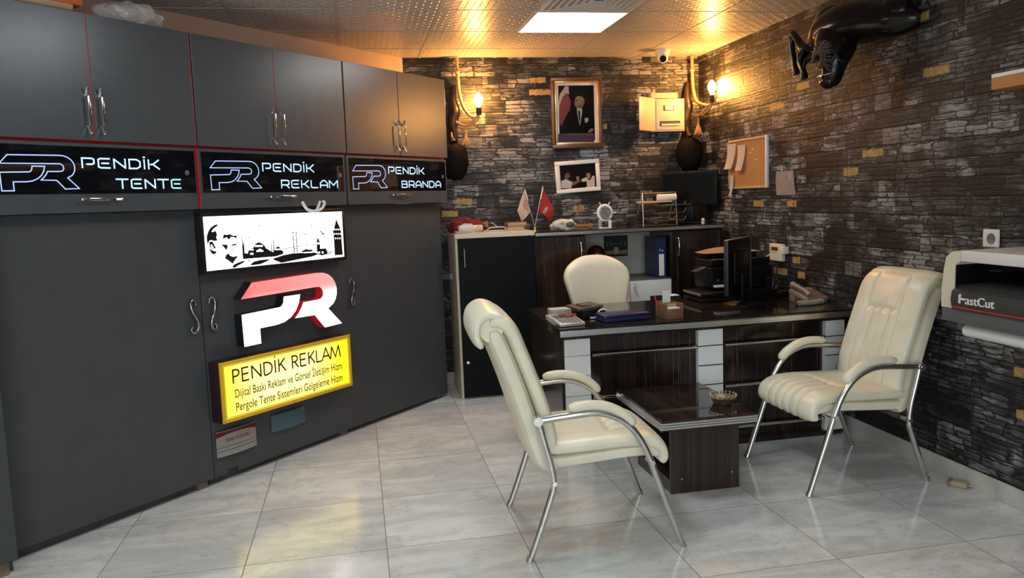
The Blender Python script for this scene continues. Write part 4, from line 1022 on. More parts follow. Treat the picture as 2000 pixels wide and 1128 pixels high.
pp = OB('paper_pad', MB().box(-.06, .06, -.05, .05, 0, .035, .002), 'paper_pink'); pp.location = (1.20, 4.72, DZ); TAG(pp, 'pale note block at the back left of the desk', 'note block')
bx = THING('tool_box', 'black box with worn brown lid on the desk, left of the blue folder', 'box', (1.335, 4.53, DZ), .14)
OB('body', MB().box(-.075, .075, -.09, .09, 0, .055, .004), 'black_plastic', bx)
OB('lid', MB().box(-.095, .068, -.075, .115, .057, .072, .003, mtx=Matrix.Rotation(-.06, 4, 'Y')).box(-.06, .0, -.05, .05, .070, .079, .003), 'worn_card', bx)
cb = OB('cable', MB().tube([(-.055, -.012, .008), (-.02, -.014, .008), (-.008, -.014, .022), (.005, -.012, .046), (.035, -.012, .052), (.052, -.012, .038), (.045, -.012, .012), (.02, -.012, .006)], .0055, 10, 6), 'white_plastic')
cb.matrix_world = bx.matrix_world @ Matrix.Identity(4); bpy.context.view_layer.update(); cb.matrix_world = bx.matrix_world @ Matrix.Translation((.02, -.09, .001)); TAG(cb, 'white S-shaped cable against the front of the black box', 'cable')
bf = THING('folder', 'blue padded leather folder lying on the desk', 'folder', (1.488, 4.345, DZ), .10)
OB('cover', MB().box(-.145, .145, -.07, .08, .0, .016, .007, 3), 'blue_leather', bf); OB('cover', MB().box(-.147, .145, -.072, .082, .018, .043, .011, 3), 'blue_leather', bf)
OB('pages', MB().box(-.138, .138, -.062, .07, .0155, .0195), 'pic_grey', bf)
og = THING('desk_organizer', 'brown wooden desk organiser with cards and pens', 'desk organiser', (1.755, 4.29, DZ), .06)
OB('tray', MB().box(-.045, .045, -.065, -.055, 0, .06, .002).box(-.055, -.045, -.065, .075, 0, .088, .002).box(.045, .055, -.065, .075, 0, .088, .002).box(-.045, .045, .065, .075, 0, .095, .002).box(-.045, .045, -.055, .065, 0, .008).box(-.045, .045, .0, .008, 0, .088), 'brown_wood', og)
def loose(name, mb, m_, label, cat, loc, rz=0, group=None, smooth=True):
    o = OB(name, mb, m_, None, smooth); o.location = loc; o.rotation_euler = (0, 0, rz); return TAG(o, label, cat, group)
loose('business_cards', MB().box(-.042, .042, -.05, -.005, 0, .056, .001), 'paper', 'stack of white cards in the front slot of the organiser', 'cards', (1.755, 4.29, DZ+.009), .06)
loose('note_card', MB().box(-.028, .028, -.001, .001, 0, .045), 'gold_print', 'olive card standing in the front slot of the organiser', 'card', (1.768, 4.287, DZ+.04), .06)
loose('note_sheet', MB().box(-.025, .025, -.001, .001, 0, .145), 'paper', 'tall white note sheet standing at the back of the organiser', 'note', (1.752, 4.330, DZ+.010), .06)
loose('pen', MB().cyl((-.02, 0, .0), (-.05, .01, .115), .005, 10), 'flag_red', 'red pen leaning in the left side of the organiser', 'pen', (1.735, 4.335, DZ+.012))
mc = THING('mesh_pen_holder', 'black mesh pen holder behind the wooden organiser', 'pen holder', (1.79, 4.44, DZ), .05)
OB('cup', MB().box(-.08, .08, -.04, -.036, 0, .11).box(-.08, .08, .036, .04, 0, .11).box(-.08, -.076, -.036, .036, 0, .11).box(.076, .08, -.036, .036, 0, .11).box(-.08, .08, -.04, .04, 0, .003), 'black_metal', mc, False)
loose('paper_block', MB().box(-.04, .04, -.03, .03, 0, .11, .001), 'paper', 'white paper block inside the black mesh pen holder', 'paper', (1.825, 4.44, DZ+.004), .05)

# ------------------------------------------------------------------ monitor, printer on the desk
mo = THING('monitor', 'black desktop monitor on a round base, turned away on the desk', 'monitor', (2.372, 4.615, DZ), math.radians(43))
OB('panel', MB().box(-.205, .205, .012, .030, .078, .415, .003).box(-.12, .12, -.008, .012, .13, .34, .01), 'black_plastic', mo)
OB('bezel', MB().box(-.208, -.203, .006, .034, .075, .418, .002).box(.203, .208, .006, .034, .075, .418, .002).box(-.203, .203, .006, .034, .415, .42, .002), 'dark_bezel', mo)
OB('screen', MB().box(-.195, .195, .0300, .0315, .09, .405), 'screen', mo)
OB('stand', MB().box(-.035, .035, -.024, -.004, .01, .2, .005), 'black_plastic', mo)
OB('base', MB().lathe([(.0, 0), (.115, 0), (.115, .006), (.09, .013), (.0, .018)]), 'black_plastic', mo)
t = MB()
for x in (.045, .085):
    for z in (.17, .27): t.cyl((x-.05, -.0085, z), (x-.05, -.0075, z), .0035, 8)
OB('screws', t, 'chrome', mo)
sd = THING('document_tray', 'flat black desk tray unit under the printer', 'tray unit', (2.165, 4.76, DZ))
OB('case', MB().box(0, .55, 0, .285, .006, .025, .002).box(0, .55, 0, .285, .045, .062, .002).box(.02, .53, .02, .28, .025, .045), 'black_plastic', sd)
OB('edge_strip', MB().box(-.003, .0, .005, .28, .046, .061, .001), 'pic_grey', sd)
OB('foot', MB().box(.02, .05, .02, .05, 0, .007).box(.49, .52, .02, .05, 0, .007).box(.02, .05, .24, .27, 0, .007).box(.49, .52, .24, .27, 0, .007), 'black_plastic', sd)
PZ = DZ+.063
pr_ = THING('printer', 'black inkjet printer with paper in its top feed behind the monitor', 'printer', (2.30, 4.90, PZ))
OB('body', MB().box(0, .45, .0, .26, 0.005, .15, .012, 3).box(.005, .445, .02, .26, .15, .20, .012, 3), 'black_plastic', pr_)
OB('feet', MB().box(.03, .06, .03, .06, 0, .006).box(.39, .42, .03, .06, 0, .006).box(.03, .06, .2, .23, 0, .006).box(.39, .42, .2, .23, 0, .006), 'black_plastic', pr_)
OB('paper_feed', MB().box(.03, .42, .16, .25, .20, .235, .006), 'black_plastic', pr_)
OB('control_panel', MB().box(-.052, .03, .01, .09, .148, .156, .002, mtx=Matrix.Translation((0, 0, .0)) @ Matrix.Rotation(-.35, 4, 'Y')), 'dark_bezel', pr_)
t = MB()
for x in (.05, .095): t.cyl((x, 0, .065), (x, -.004, .065), .006, 12)
OB('buttons', t, 'pic_grey', pr_)
OB('output_tray', MB().box(.01, .40, -.05, .0, .012, .02, .002), 'black_plastic', pr_)
loose('paper_sheets', MB().sheet(lambda u, v: Vector((.02+.42*u, .10+.16*v, .0+.03*math.sin(u*3)*v)), 10, 4), 'paper_tan', 'curled sheets of paper lying on top of the printer', 'paper', (2.28, 4.90, PZ+.237))
loose('paper_sheets', MB().box(0, .22, 0, .046, 0, .012, .001), 'paper', 'white sheets in the printer output tray, left of the monitor', 'paper', (2.315, 4.851, PZ+.0205), .0)

# ------------------------------------------------------------------ telephone and wall thermostat
ph = THING('telephone', 'beige desk telephone with coiled cord at the right end of the desk', 'telephone', (2.785, 4.53, DZ+.0255), .18)
m = Matrix.Rotation(math.radians(16), 4, 'X')
tel = mat('old_beige_phone', (.26, .17, .12), .4, var=.1)
OB('base', MB().box(-.085, .085, -.09, .09, .002, .036, .01, 3, mtx=m).box(-.08, .08, .03, .08, -.025, .04, .004).box(-.08, .08, -.085, -.07, -.025, -.01, .002), tel, ph)
OB('handset', MB().tube([(-.060, -.085, .028), (-.060, -.05, .050), (-.060, .03, .074), (-.060, .07, .082)], [.022, .016, .016, .024], 12, 5), tel, ph)
t = MB()
for i in range(4):
    for j in range(5): t.box(-.025+i*.024, -.009+i*.024, -.07+j*.024, -.056+j*.024, .04, .044, .002, mtx=m)
OB('keys', t, 'pic_grey', ph)
pts = [(-.175+.19*i/159+.0, -.115-.02*math.sin(i/159*PI)+.012*math.cos(i*.75), .0175-.0255+.0125*math.sin(i*.75)) for i in range(160)]
OB('coil_cord', MB().tube(pts, .0042, 6), 'beige_cord', ph)
loose('charger_stand', MB().box(-.025, .025, -.03, .03, 0, .012, .003).box(-.018, .018, .0, .016, .012, .15, .004), 'black_plastic', 'slim black stand on the desk right of the monitor', 'stand', (2.62, 4.70, DZ), .3)
loose('router', MB().box(-.07, .07, -.05, .05, 0, .035, .006), 'black_plastic', 'low black box on the desk beside the right wall, under the thermostat', 'box', (2.80, 4.85, DZ), .0)
th_ = THING('thermostat', 'ivory wall thermostat with small display above the desk', 'thermostat', mtx=wallm_right(5.075, 1.052))
OB('body', MB().box(-.082, .082, -.032, -.001, -.06, .06, .006, 3), 'ivory', th_); OB('display', MB().box(-.055, .035, -.0335, -.031, .012, .038, .001), 'lcd', th_)
OB('side_unit', MB().box(.084, .125, -.045, -.001, -.005, .045, .004), 'white_plastic', th_); OB('print', MB().box(-.045, .02, -.0327, -.0315, -.003, .003), 'print', th_)
OB('cable', MB().tube([(-.082, -.012, -.01), (-.13, -.02, -.035), (-.20, -.012, -.06), (-.235, -.004, -.055)], .006, 8, 6), 'white_plastic', th_)
loose('cable', MB().tube([(2.885, 5.07, .985), (2.88, 5.08, .92), (2.865, 5.06, .86), (2.86, 5.09, .80), (2.84, 5.0, .785)], .008, 8, 6), 'brown_metal', 'dark cable hanging on the wall below the thermostat', 'cable', (0, 0, 0))

# ------------------------------------------------------------------ on the black cabinet and the bookcase
TZ1, TZ2 = 1.2505, 1.2385
rc = MB(); rn = random.Random(2)
rc.ell((.0, 0, .045), .15, .12, .06, 40, 20); rc.noise(.05, 10); rc.noise(.026, 26)
for vv in rc.bm.verts:
    vv.co.z = max(vv.co.z, .0)
loose('red_cloth', rc, 'red_cloth', 'crumpled dark red cloth on top of the black-door cabinet', 'cloth', (.845, 6.06, TZ1))
loose('magazine', MB().box(-.10, .10, -.05, .045, 0, .008, .001).box(-.105, .08, -.045, .045, .009, .016, .001), 'paper_pink', 'thin stack of papers at the left end of the black-door cabinet', 'papers', (.82, 5.885, TZ1), .05)
loose('carton', MB().box(-.09, .09, -.03, .03, 0, .04, .002), 'paper', 'white carton in front of the red cloth', 'box', (.835, 5.905, TZ1+.017), .06)
t = MB().ell((0, 0, .025), .06, .04, .032, 24, 14).noise(.012, 25)
loose('plastic_bag', t, 'clear', 'small crumpled clear bag in front of the white carton', 'plastic bag', (.80, 5.835, TZ1+.018))
loose('paper_cone', MB().tube([(-.04, 0, .01), (.02, 0, .028), (.04, .0, .03)], [.006, .028, .030], 16), 'paper_tan', 'tan paper cone at the front edge of the black-door cabinet', 'paper', (.87, 5.855, TZ1+.002))
loose('clothes_hanger', MB().tube([(-.06, 0, .006), (-.045, -.004, .03), (.05, -.01, .034), (.075, -.01, .026), (.07, -.01, .006), (0, 0, .003), (-.07, .004, .004)], .0055, 8, 5).tube([(.02, -.008, .034), (-.01, 0, .06), (-.03, .006, .072)], .0035, 8), 'paper_pink', 'pale hook-shaped hanger lying between the cloth and the books', 'hanger', (1.03, 5.93, TZ1))
for k, (w_, d_, h_, mm, lab) in enumerate(((.155, .11, .012, 'paper_tan', 'tan book at the bottom of the small stack beside the white flag'), (.13, .10, .018, 'paper_pink', 'thick pale book second from the bottom of the stack beside the white flag'), (.15, .10, .012, 'brown_wood', 'dark brown book third from the bottom of the stack beside the white flag'), (.15, .10, .022, 'tan_leather', 'reddish brown book on top of the stack beside the white flag'))):
    z = TZ1+[0, .0123, .0306, .0429][k]
    b_ = THING('book', lab, 'book', (1.18+.004*k, 5.95, z), .03*k, group='books stacked on the black cabinet')
    OB('cover', MB().box(-w_/2, w_/2, -d_/2, d_/2, 0, .002).box(-w_/2, w_/2, -d_/2, d_/2, h_-.002, h_).box(-w_/2, -w_/2+.003, -d_/2, d_/2, 0, h_), mm, b_, False)
    OB('pages', MB().box(-w_/2+.003, w_/2-.003, -d_/2+.003, d_/2-.003, .002, h_-.002), 'tan_board', b_, False)
loose('tape_roll', MB().lathe([(.022, 0), (.05, 0), (.052, .004), (.052, .04), (.05, .044), (.022, .044), (.022, 0)]), 'gray_plastic', 'grey roll lying between the book stack and the flags', 'roll', (1.285, 6.10, TZ1))
# table flags
fs = THING('flag_stand', 'small brass stand holding the two table flags', 'flag stand', (1.342, 5.94, TZ2))
OB('base', MB().lathe([(0, 0), (.022, 0), (.022, .006), (.010, .012), (.010, .035), (.0, .036)]), 'gold', fs)
def table_flag(side, label, mm, w0, pole, edge, words, ink):
    f = THING('table_flag', label, 'flag', (1.342, 5.94, TZ2), group='table flags on the bookcase')
    OB('pole', MB().tube([(0, 0, .036), pole], .003, 8), 'steel', f)
    A, B, C, D = [Vector(p) for p in edge]          # A top at pole, B bottom at pole, C outer bottom, D outer top
    fn = lambda u, v: (A.lerp(B, v)).lerp(D.lerp(C, v), u) + Vector((0, .012*math.sin(u*5+v*2), 0))
    OB('cloth', MB().sheet(fn, 12, 12, .001), mm, f)
    OB('sleeve', MB().tube([A, A.lerp(B, .5)], .005, 8), 'flag_white', f)
    ux = (B-A).normalized(); vx = ux.cross(Vector((0, 1, 0)))
    for k, (wd, sz, o) in enumerate(words):
        pass
    return f, A, B, C, D
f1, A, B, C, D = table_flag(-1, 'white table flag with dark red lettering, left of the red flag', 'flag_white', 0, (-.074, 0, .335), [(-.070, -.003, .322), (-.028, -.003, .155), (-.105, -.022, .080), (-.140, -.020, .165)], (), 0)
def flag_text(f, lines, A, B, C, D, ink):
    t = MB(); e = (B-A).normalized(); nrm = Vector((0, -1, 0)); dn = (C-B).normalized()
    for body, size, along, down, wd in lines:
        cu_ = MB().text(body, size, 0, 0, 0, width=wd, ext=.0003)
        R = Matrix((e, Vector((0, 1, 0)), -dn)).transposed().to_4x4(); R.translation = A+e*along+dn*down+Vector((0, -.016-.012*down/.1, 0))
        cu_.xf(R); me = bpy.data.meshes.new('x'); cu_.bm.to_mesh(me); t.bm.from_mesh(me); bpy.data.meshes.remove(me)
    OB('lettering', t, ink, f, False)
flag_text(f1, [('BAŞKAN', .026, .060, .040, .088)], A, B, C, D, 'red_ink'); flag_text(f1, [('VEKİLİ', .020, .065, .062, .055)], A, B, C, D, 'red_ink')
f2, A, B, C, D = table_flag(1, 'red table flag with pale lettering, right of the white flag', 'flag_red', 0, (.074, 0, .345), [(.072, -.003, .333), (.032, -.003, .158), (.128, -.02, .070), (.150, -.02, .165)], (), 0)
t = MB().text('ILERI', .03, .075, -.022, .135, width=.05, rot=Matrix.Rotation(-.9, 4, 'Y')); OB('lettering', t, 'flag_white', f2, False)
t = MB().ell((0, 0, .035), .105, .05, .048, 44, 22); t.noise(.022, 15); t.noise(.012, 34)
for vv in t.bm.verts: vv.co.z = max(vv.co.z, 0)
loose('plastic_bag', t, 'bag', 'crumpled pale plastic bag on the bookcase, right of the red flag', 'plastic bag', (1.565, 5.90, TZ2))
loose('green_packet', MB().ell((0, 0, .0), .035, .012, .022, 16, 10), 'green', 'green packet at the front of the pale plastic bag', 'packet', (1.60, 5.85, TZ2+.045))
loose('stapler', MB().box(-.075, .075, -.02, .02, 0, .010, .003).box(-.075, .06, -.018, .018, .014, .034, .006).box(.05, .078, -.02, .02, .0, .04, .004), 'tan_leather', 'brown desk stapler between the plastic bag and the wheel clock', 'stapler', (1.735, 5.99, TZ2), .05)
ck = THING('table_clock', "white table clock shaped like a ship's wheel", 'clock', (1.908, 5.95, TZ2), -.15)
OB('wheel', MB().tube([(.052*math.cos(a*PI/16), 0, .118+.058*math.sin(a*PI/16)) for a in range(32)], .0125, 10, closed=True), 'white_plastic', ck)
OB('face', MB().cyl((0.006, -.012, .115), (.006, .004, .115), .043, 28), 'pic_grey', ck); OB('bezel', MB().tube([(.006+.043*math.cos(a*PI/16), -.013, .115+.046*math.sin(a*PI/16)) for a in range(32)], .0035, 8, closed=True), 'chrome', ck)
OB('hands', MB().tube([(.006, -.0135, .115), (-.006, -.0135, .135)], .0018, 6).tube([(.006, -.0135, .115), (.022, -.0135, .09)], .0015, 6), 'ink', ck)
for a in (62, 118, 0, 180):
    c_, s_ = math.cos(math.radians(a)), math.sin(math.radians(a)); OB('spoke', MB().tube([(.060*c_, 0, .118+.066*s_), (.072*c_, 0, .118+.078*s_), (.088*c_, 0, .118+.093*s_)], [.004, .0045, .007], 8), 'white_plastic', ck)
t = MB()
for z in (.006, .022, .038, .054): t.box(-.052, -.026, -.014, .014, z, z+.009, .002)
t.box(-.05, .05, -.018, .018, 0, .006, .002); t.box(.025, .05, -.014, .014, .0, .06, .004); OB('pedestal', t, 'white_plastic', ck)
OB('pedestal_band', MB().box(-.050, -.028, -.012, .012, .004, .064).tube([(-.02, 0, .045), (0, -.008, .02), (.02, 0, .045)], .006, 8, 4), 'ink', ck)
# wire letter tray
lt_ = THING('letter_tray', 'three-tier silver wire letter tray on the bookcase', 'letter tray', (2.372, 6.0, TZ2))
t = MB()
for x in (-.135, .145):
    t.tube([(x-.03, -.1, 0), (x, -.004, .26), (x, .004, .26), (x-.03, .1, 0)], .005, 8)
t.tube([(-.135, 0, .26), (.145, 0, .26)], .005, 8); t.tube([(-.165, -.1, .004), (.115, -.1, .004)], .004, 8); t.tube([(-.165, .1, .004), (.115, .1, .004)], .004, 8); OB('frame', t, 'steel', lt_)
for k, z in enumerate((.035, .095, .155)):
    t = MB().tube([(-.14, -.10, z+.025), (-.085, -.11, z+.025), (-.055, -.11, z), (.17, -.11, z+.004), (.185, -.11, z+.03)], .004, 8).tube([(-.14, .10, z+.025), (-.085, .1, z+.025), (-.055, .1, z), (.17, .1, z+.004), (.185, .1, z+.03)], .004, 8)
    for x in (-.085, -.055, .0, .06, .12, .17): t.tube([(x, -.11, z+(.025 if x < -.07 else .002)), (x, .1, z+(.025 if x < -.07 else .002))], .0022, 6)
    OB('tray', t, 'steel', lt_)
loose('envelope', MB().box(-.11, .12, -.09, .09, 0, .012, .001), 'paper_tan', 'tan envelopes on the top tier of the wire letter tray', 'envelope', (2.33, 6.0, TZ2+.182), .03)
loose('paper_roll', MB().cyl((-.075, 0, .026), (.075, -.02, .026), .026, 18), 'paper', 'white rolled paper on the top tier of the wire letter tray', 'paper roll', (2.43, 5.98, TZ2+.195), .0)
loose('papers', MB().sheet(lambda u, v: Vector((-.12+.24*u, -.09+.18*v, .010*math.sin(u*4))), 8, 2, .004), 'paper', 'white papers on the bottom tier of the wire letter tray', 'papers', (2.40, 6.0, TZ2+.052))
loose('bill_holder', MB().lathe([(0, 0), (.014, 0), (.016, .01), (.012, .02), (.016, .03), (.010, .042), (0, .044)], seg=14), 'white_plastic', 'tiny white figurine under the corner television', 'figurine', (2.735, 5.96, TZ2))
bpy.data.objects['bill_holder'].name = 'figurine'
tv = THING('television', 'small black flat television angled across the back corner', 'television', (2.675, 6.10, TZ2), math.radians(-38))
OB('panel', MB().box(-.235, .235, -.012, .03, .145, .425, .006), 'black_plastic', tv); OB('screen', MB().box(-.215, .215, -.0135, -.011, .168, .408), 'screen', tv)
OB('logo', MB().box(-.025, .025, -.0138, -.0125, .153, .158), 'pic_grey', tv)
OB('stand', MB().box(-.04, .04, .0, .03, .012, .16, .006).box(-.12, .12, -.07, .09, 0, .013, .005), 'black_plastic', tv)

# ------------------------------------------------------------------ on the back wall
pf = THING('picture_frame', 'large bronze framed portrait of a man in a dark suit with a red drape', 'picture', (1.823, BACK_Y, 2.171), 0)
w_, h_ = .215, .285
OB('frame', ring_frame(-w_, w_, -h_, h_, .030, -.04, 0, .006), 'bronze', pf); OB('fillet', ring_frame(-w_+.03, w_-.03, -h_+.03, h_-.03, .012, -.036, -.004, .003), 'gold', pf)
OB('mount', ring_frame(-w_+.042, w_-.042, -h_+.042, h_-.042, .022, -.012, -.004, .0), 'paper', pf, False)
OB('print', MB().box(-w_+.04, w_-.04, -.010, -.002, -h_+.04, h_-.04), 'pic_dark', pf, False)
def bpx(poly, y, org):
    out = []
    for a, b in poly:
        P = atY(1060+a/4.515, 140+b/4.512, y); out.append((P.x-org[0], P.z-org[1]))
    return out
org = (1.823, 2.171)
ART2 = [('pic_white', [(134,600),(134,300),(150,200),(200,125),(228,130),(232,200),(205,190),(175,230),(150,350),(142,450)]), ('pic_red', [(140,440),(148,300),(175,220),(205,190),(228,215),(248,260),(240,330),(190,420),(165,480)]),
 ('pic_suit', [(195,420),(220,370),(270,335),(300,315),(350,315),(400,350),(430,400),(442,470),(440,535),(205,540),(188,480)]), ('pic_white', [(300,318),(345,318),(350,350),(328,475),(316,430),(303,360)]), ('pic_suit', [(312,345),(328,345),(331,420),(322,452)]),
 ('skin', [(282,260),(290,225),(320,212),(350,222),(368,250),(365,285),(345,315),(310,320),(287,305),(279,285)]), ('pic_grey', [(288,230),(320,212),(350,222),(368,250),(366,278),(352,268),(338,240),(308,230)]), ('pic_white', [(370,410),(400,405),(403,430),(385,452),(370,440)]),
 ('skin', [(395,535),(415,505),(440,495),(446,515),(425,535)]), ('pic_suit', [(284,252),(300,248),(312,252),(300,257)]), ('skin2', [(281,284),(296,288),(300,293),(284,292)]), ('skin2', [(345,262),(356,258),(358,285),(348,290)]), ('skin2', [(300,300),(340,290),(345,314),(318,322)]), ('pic_purple', [(135,545),(452,545),(452,620),(135,620)]), ('pic_grey', [(215, 548), (450, 546), (450, 552), (215, 554)])]
for k, (mm, poly) in enumerate(ART2):
    OB('print_detail', MB().prism(bpx(poly, BACK_Y-.011, org), -.0106-.0004*k, -.0100-.0004*k), mm, pf, False)
OB('glazing', MB().box(-w_+.045, w_-.045, -.019, -.018, -h_+.045, h_-.045), mat('picture_glass', (0, 0, 0), .03, alpha=.07, spec=.8), pf, False)
sp_ = THING('picture_frame', 'small white ornate frame with a photo of two men arm wrestling', 'picture', mtx=Matrix.Translation((1.817, BACK_Y, 1.657)) @ Matrix.Rotation(-.045, 4, 'Y'))
w_, h_ = .190, .131
OB('frame', ring_frame(-w_, w_, -h_, h_, .034, -.022, 0, .006).box(-w_+.034, -w_+.037, -.024, -.02, -h_+.034, h_-.034), 'white_plastic', sp_); OB('print', MB().box(-w_+.03, w_-.03, -.010, -.002, -h_+.03, h_-.03), 'pic_dark', sp_, False)
bpy.context.view_layer.update(); inv = sp_.matrix_world.inverted()
ART3 = [('pic_white', [(163,965),(200,945),(262,970),(252,1026),(166,1026)]), ('skin2', [(187,905),(210,880),(235,890),(242,920),(225,948),(197,945)]), ('pic_suit', [(218,905),(236,903),(236,909),(218,911)]), ('pic_suit', [(222,932),(236,930),(234,937),(222,938)]), ('pic_suit', [(180,905),(195,880),(232,878),(238,892),(205,892),(192,918)]), ('skin2', [(262,972),(300,960),(322,945),(332,968),(268,1003),(252,1014)]), ('skin', [(295,925),(318,920),(322,950),(300,955)]),
 ('pic_white', [(340,948),(380,928),(415,960),(440,915),(456,915),(460,1018),(378,1018),(388,985),(345,968)]), ('skin', [(380,885),(405,877),(420,895),(420,935),(402,945),(386,925)]), ('pic_suit', [(376,888),(400,872),(424,884),(424,905),(402,888),(380,900)]), ('pic_suit', [(330,972),(385,965),(390,1010),(335,1018),(310,1005)])]
for k, (mm, poly) in enumerate(ART3):
    pts = []
    for a, b in poly:
        P = inv @ atY(1060+a/4.515, 140+b/4.512, BACK_Y-.011); pts.append((P.x, P.z))
    OB('print_detail', MB().prism(pts, -.0106-.0004*k, -.0100-.0004*k), mm, sp_, False)
# fuse box with its door open
fb = THING('fuse_box', 'white electrical fuse box with its door open on the back wall', 'fuse box', (2.470, BACK_Y, 2.0))
OB('body', MB().box(0, .262, -.085, 0, 0, .266, .003), 'fuse_white', fb)
dm = Matrix.Rotation(PI+math.radians(39), 4, 'Z')
d = OB('door', MB().box(0, .245, -.004, .004, .002, .270, .002), 'fuse_white', fb); d.matrix_local = Matrix.Translation((-.002, -.088, 0)) @ dm
OB('cover_plate', MB().box(.012, .25, -.090, -.085, .012, .254, .002), 'fuse_white', fb)
OB('fuse_window', MB().box(.072, .168, -.0915, -.089, .168, .212).box(.04, .22, -.0915, -.089, .045, .085), 'groove', fb)
t = MB().box(.088, .155, -.098, -.090, .172, .208, .002)
for i in range(9): t.box(.055+i*.018, .070+i*.018, -.099, -.090, .046, .068, .002)
OB('breakers', t, 'paper', fb)
t = MB()
for i in range(9): t.box(.058+i*.018, .067+i*.018, -.103, -.099, .062, .070, .001)
OB('switches', t, 'black_plastic', fb)
t = MB().box(.05, .22, -.0905, -.089, .12, .122)
for i in range(12): t.box(.05+i*.0142, .0515+i*.0142, -.0905, -.089, .098, .116)
OB('print', t, 'print', fb)
loose('cable_duct', MB().box(0, .235, -.06, 0, 0, .045, .002), 'beige', 'beige cable cover on the wall just above the fuse box', 'cable cover', (2.450, BACK_Y, 2.273))
# dome camera on the ceiling
dc = THING('security_camera', 'white dome security camera on the ceiling near the back wall', 'camera', (2.46, 6.08, CEIL_Z))
OB('mount', MB().lathe([(0, 0), (.058, 0), (.058, -.02), (.050, -.045), (0, -.05)]), 'white_plastic', dc)
OB('ball', MB().ell((-.004, -.010, -.060), .044, .044, .044, 24, 16), 'white_plastic', dc)
OB('lens', MB().cyl((-.012, -.036, -.070), (-.020, -.060, -.082), .026, 20), 'black_plastic', dc)

# ------------------------------------------------------------------ rope wall lamps
def rope_lamp(label, x, y, bx, by, bz, group='rope wall lamps'):
    r = THING('wall_lamp', label, 'wall lamp', (x, y, 0), 0, group)
    OB('backboard', MB().tube([(-.025, -.025, 2.40), (-.042, -.03, 2.30), (-.03, -.035, 2.20), (-.050, -.03, 2.10), (-.035, -.035, 1.99), (-.03, -.025, 1.93)], [.014, .028, .045, .038, .022, .008], 12, 6).noise(.006, 22), 'dark_wood', r)
    e = lambda f, z: (bx*f, -.06+(by+.06)*f, z)
    OB('branch', MB().tube([(0, -.06, 2.612), (0, -.06, 2.50), (.002, -.062, 2.42), e(.06, 2.33), e(.22, 2.235), e(.5, bz+.01), e(.8, bz-.01), e(1, bz)], [.014, .013, .015, .013, .014, .013, .011, .010], 12, 6).noise(.002, 60), 'rope', r)
    OB('knot', MB().tube([e(.85, bz-.01), e(.6, bz-.045), e(.35, bz-.07), (0, -.06, bz-.055), (-.05, -.05, bz-.02)], .011, 10, 5).tube([e(1, bz), e(.9, bz-.035), e(.5, bz-.08)], .008, 8, 5), 'rope', r)
    OB('knot', MB().ell((0, -.06, 2.50), .022, .022, .020, 14, 10), 'rope', r)
    OB('socket', MB().lathe([(0, 0), (.020, 0), (.022, .01), (.022, .055), (.018, .06), (0, .06)], (bx, by, bz+.005)), 'black_metal', r)
    OB('bulb', MB().lathe([(.012, 0), (.016, .012), (.030, .04), (.034, .06), (.028, .085), (.012, .105), (0, .11)], (bx, by, bz+.066)), 'bulb', r)
    tx, ty, _ = e(.3, 0)
    t = MB().tube([(tx, ty, bz-.06), (tx, ty, bz-.13), (tx-.003, ty, bz-.17)], [.007, .008, .016], 10, 4)
    for k in range(16):
        a = 2*PI*k/16; t.tube([(tx+.010*math.cos(a), ty+.010*math.sin(a), bz-.16), (tx-.003+.034*math.cos(a), ty+.028*math.sin(a), bz-.23+.006*(k % 3))], [.005, .003], 5)
    OB('tassel', t, 'rope', r)
    return r
rope_lamp('lit rope wall lamp with bare bulb at the left, beside the wall cabinets', .846, BACK_Y, .148, -.125, 2.153)
rope_lamp('lit rope wall lamp with bare bulb in the right corner, above the television', 2.815, BACK_Y, .015, -.40, 2.19)
def water_bag(label, x, y):
    r = THING('leather_flask', label, 'flask', (x, y, 0), 0, 'dark leather flasks under the lamps')
    t = MB().lathe([(0, 1.66), (.06, 1.665), (.10, 1.71), (.118, 1.79), (.112, 1.87), (.09, 1.92), (.04, 1.945), (.0, 1.95)], (0, 0, 0), seg=24); t.noise(.022, 8)
    for vv in t.bm.verts: vv.co.y = vv.co.y*.62-.09
    OB('body', t, 'dark_hide', r); OB('neck', MB().tube([(0, -.10, 1.95), (-.01, -.08, 1.99), (-.01, -.06, 2.03)], [.03, .016, .012], 10, 4), 'dark_wood', r)
    return r
water_bag('black rounded leather flask below the left rope lamp', .785, BACK_Y)
water_bag('black rounded leather flask below the right corner rope lamp, over the television', 2.77, BACK_Y)

# ------------------------------------------------------------------ on the right wall
cbd = THING('cork_board', 'cork notice board with pale frame on the right wall', 'notice board', mtx=wallm_right(5.51, 1.690))
w_, h_ = .295, .186
OB('panel', MB().box(-w_+.01, w_-.01, -.012, -.001, -h_+.01, h_-.01), 'cork', cbd, False); OB('frame', ring_frame(-w_, w_, -h_, h_, .018, -.022, -.001, .004), 'wood_frame', cbd)
OB('frame_end', MB().box(w_-.019, w_+.001, -.024, -.001, -h_, h_, .004), 'white_plastic', cbd)
t = MB()
for x, z in ((.08, .10), (.05, .075), (.14, .02)): t.ell((x, -.014, z), .006, .005, .006, 10, 8)
OB('pins', t, 'paper', cbd)
def note(label, u, z, w, h, curl, mm='paper'):
    o = OB('note', MB().sheet(lambda a, b: Vector((-w/2+w*a+.012*math.sin(b*3+a), -.027-curl*(b*b)-.012*math.sin(a*3.1)*b, -h*b)), 8, 12, .0006), mm); o.matrix_world = wallm_right(5.51-u, z); TAG(o, label, 'note', 'notes pinned to the cork board'); return o
note('white note curling at the left edge of the cork board', -.235, 1.848, .135, .19, .03)
note('white note curling in the middle of the cork board', -.075, 1.830, .115, .19, .025)
note('narrow slip pinned at the bottom left corner of the cork board', -.235, 1.610, .055, .16, .01)
wn2 = THING('notice_sheet', 'printed paper sheet pinned on the stone wall right of the cork board', 'notice', mtx=wallm_right(4.99, 1.535))
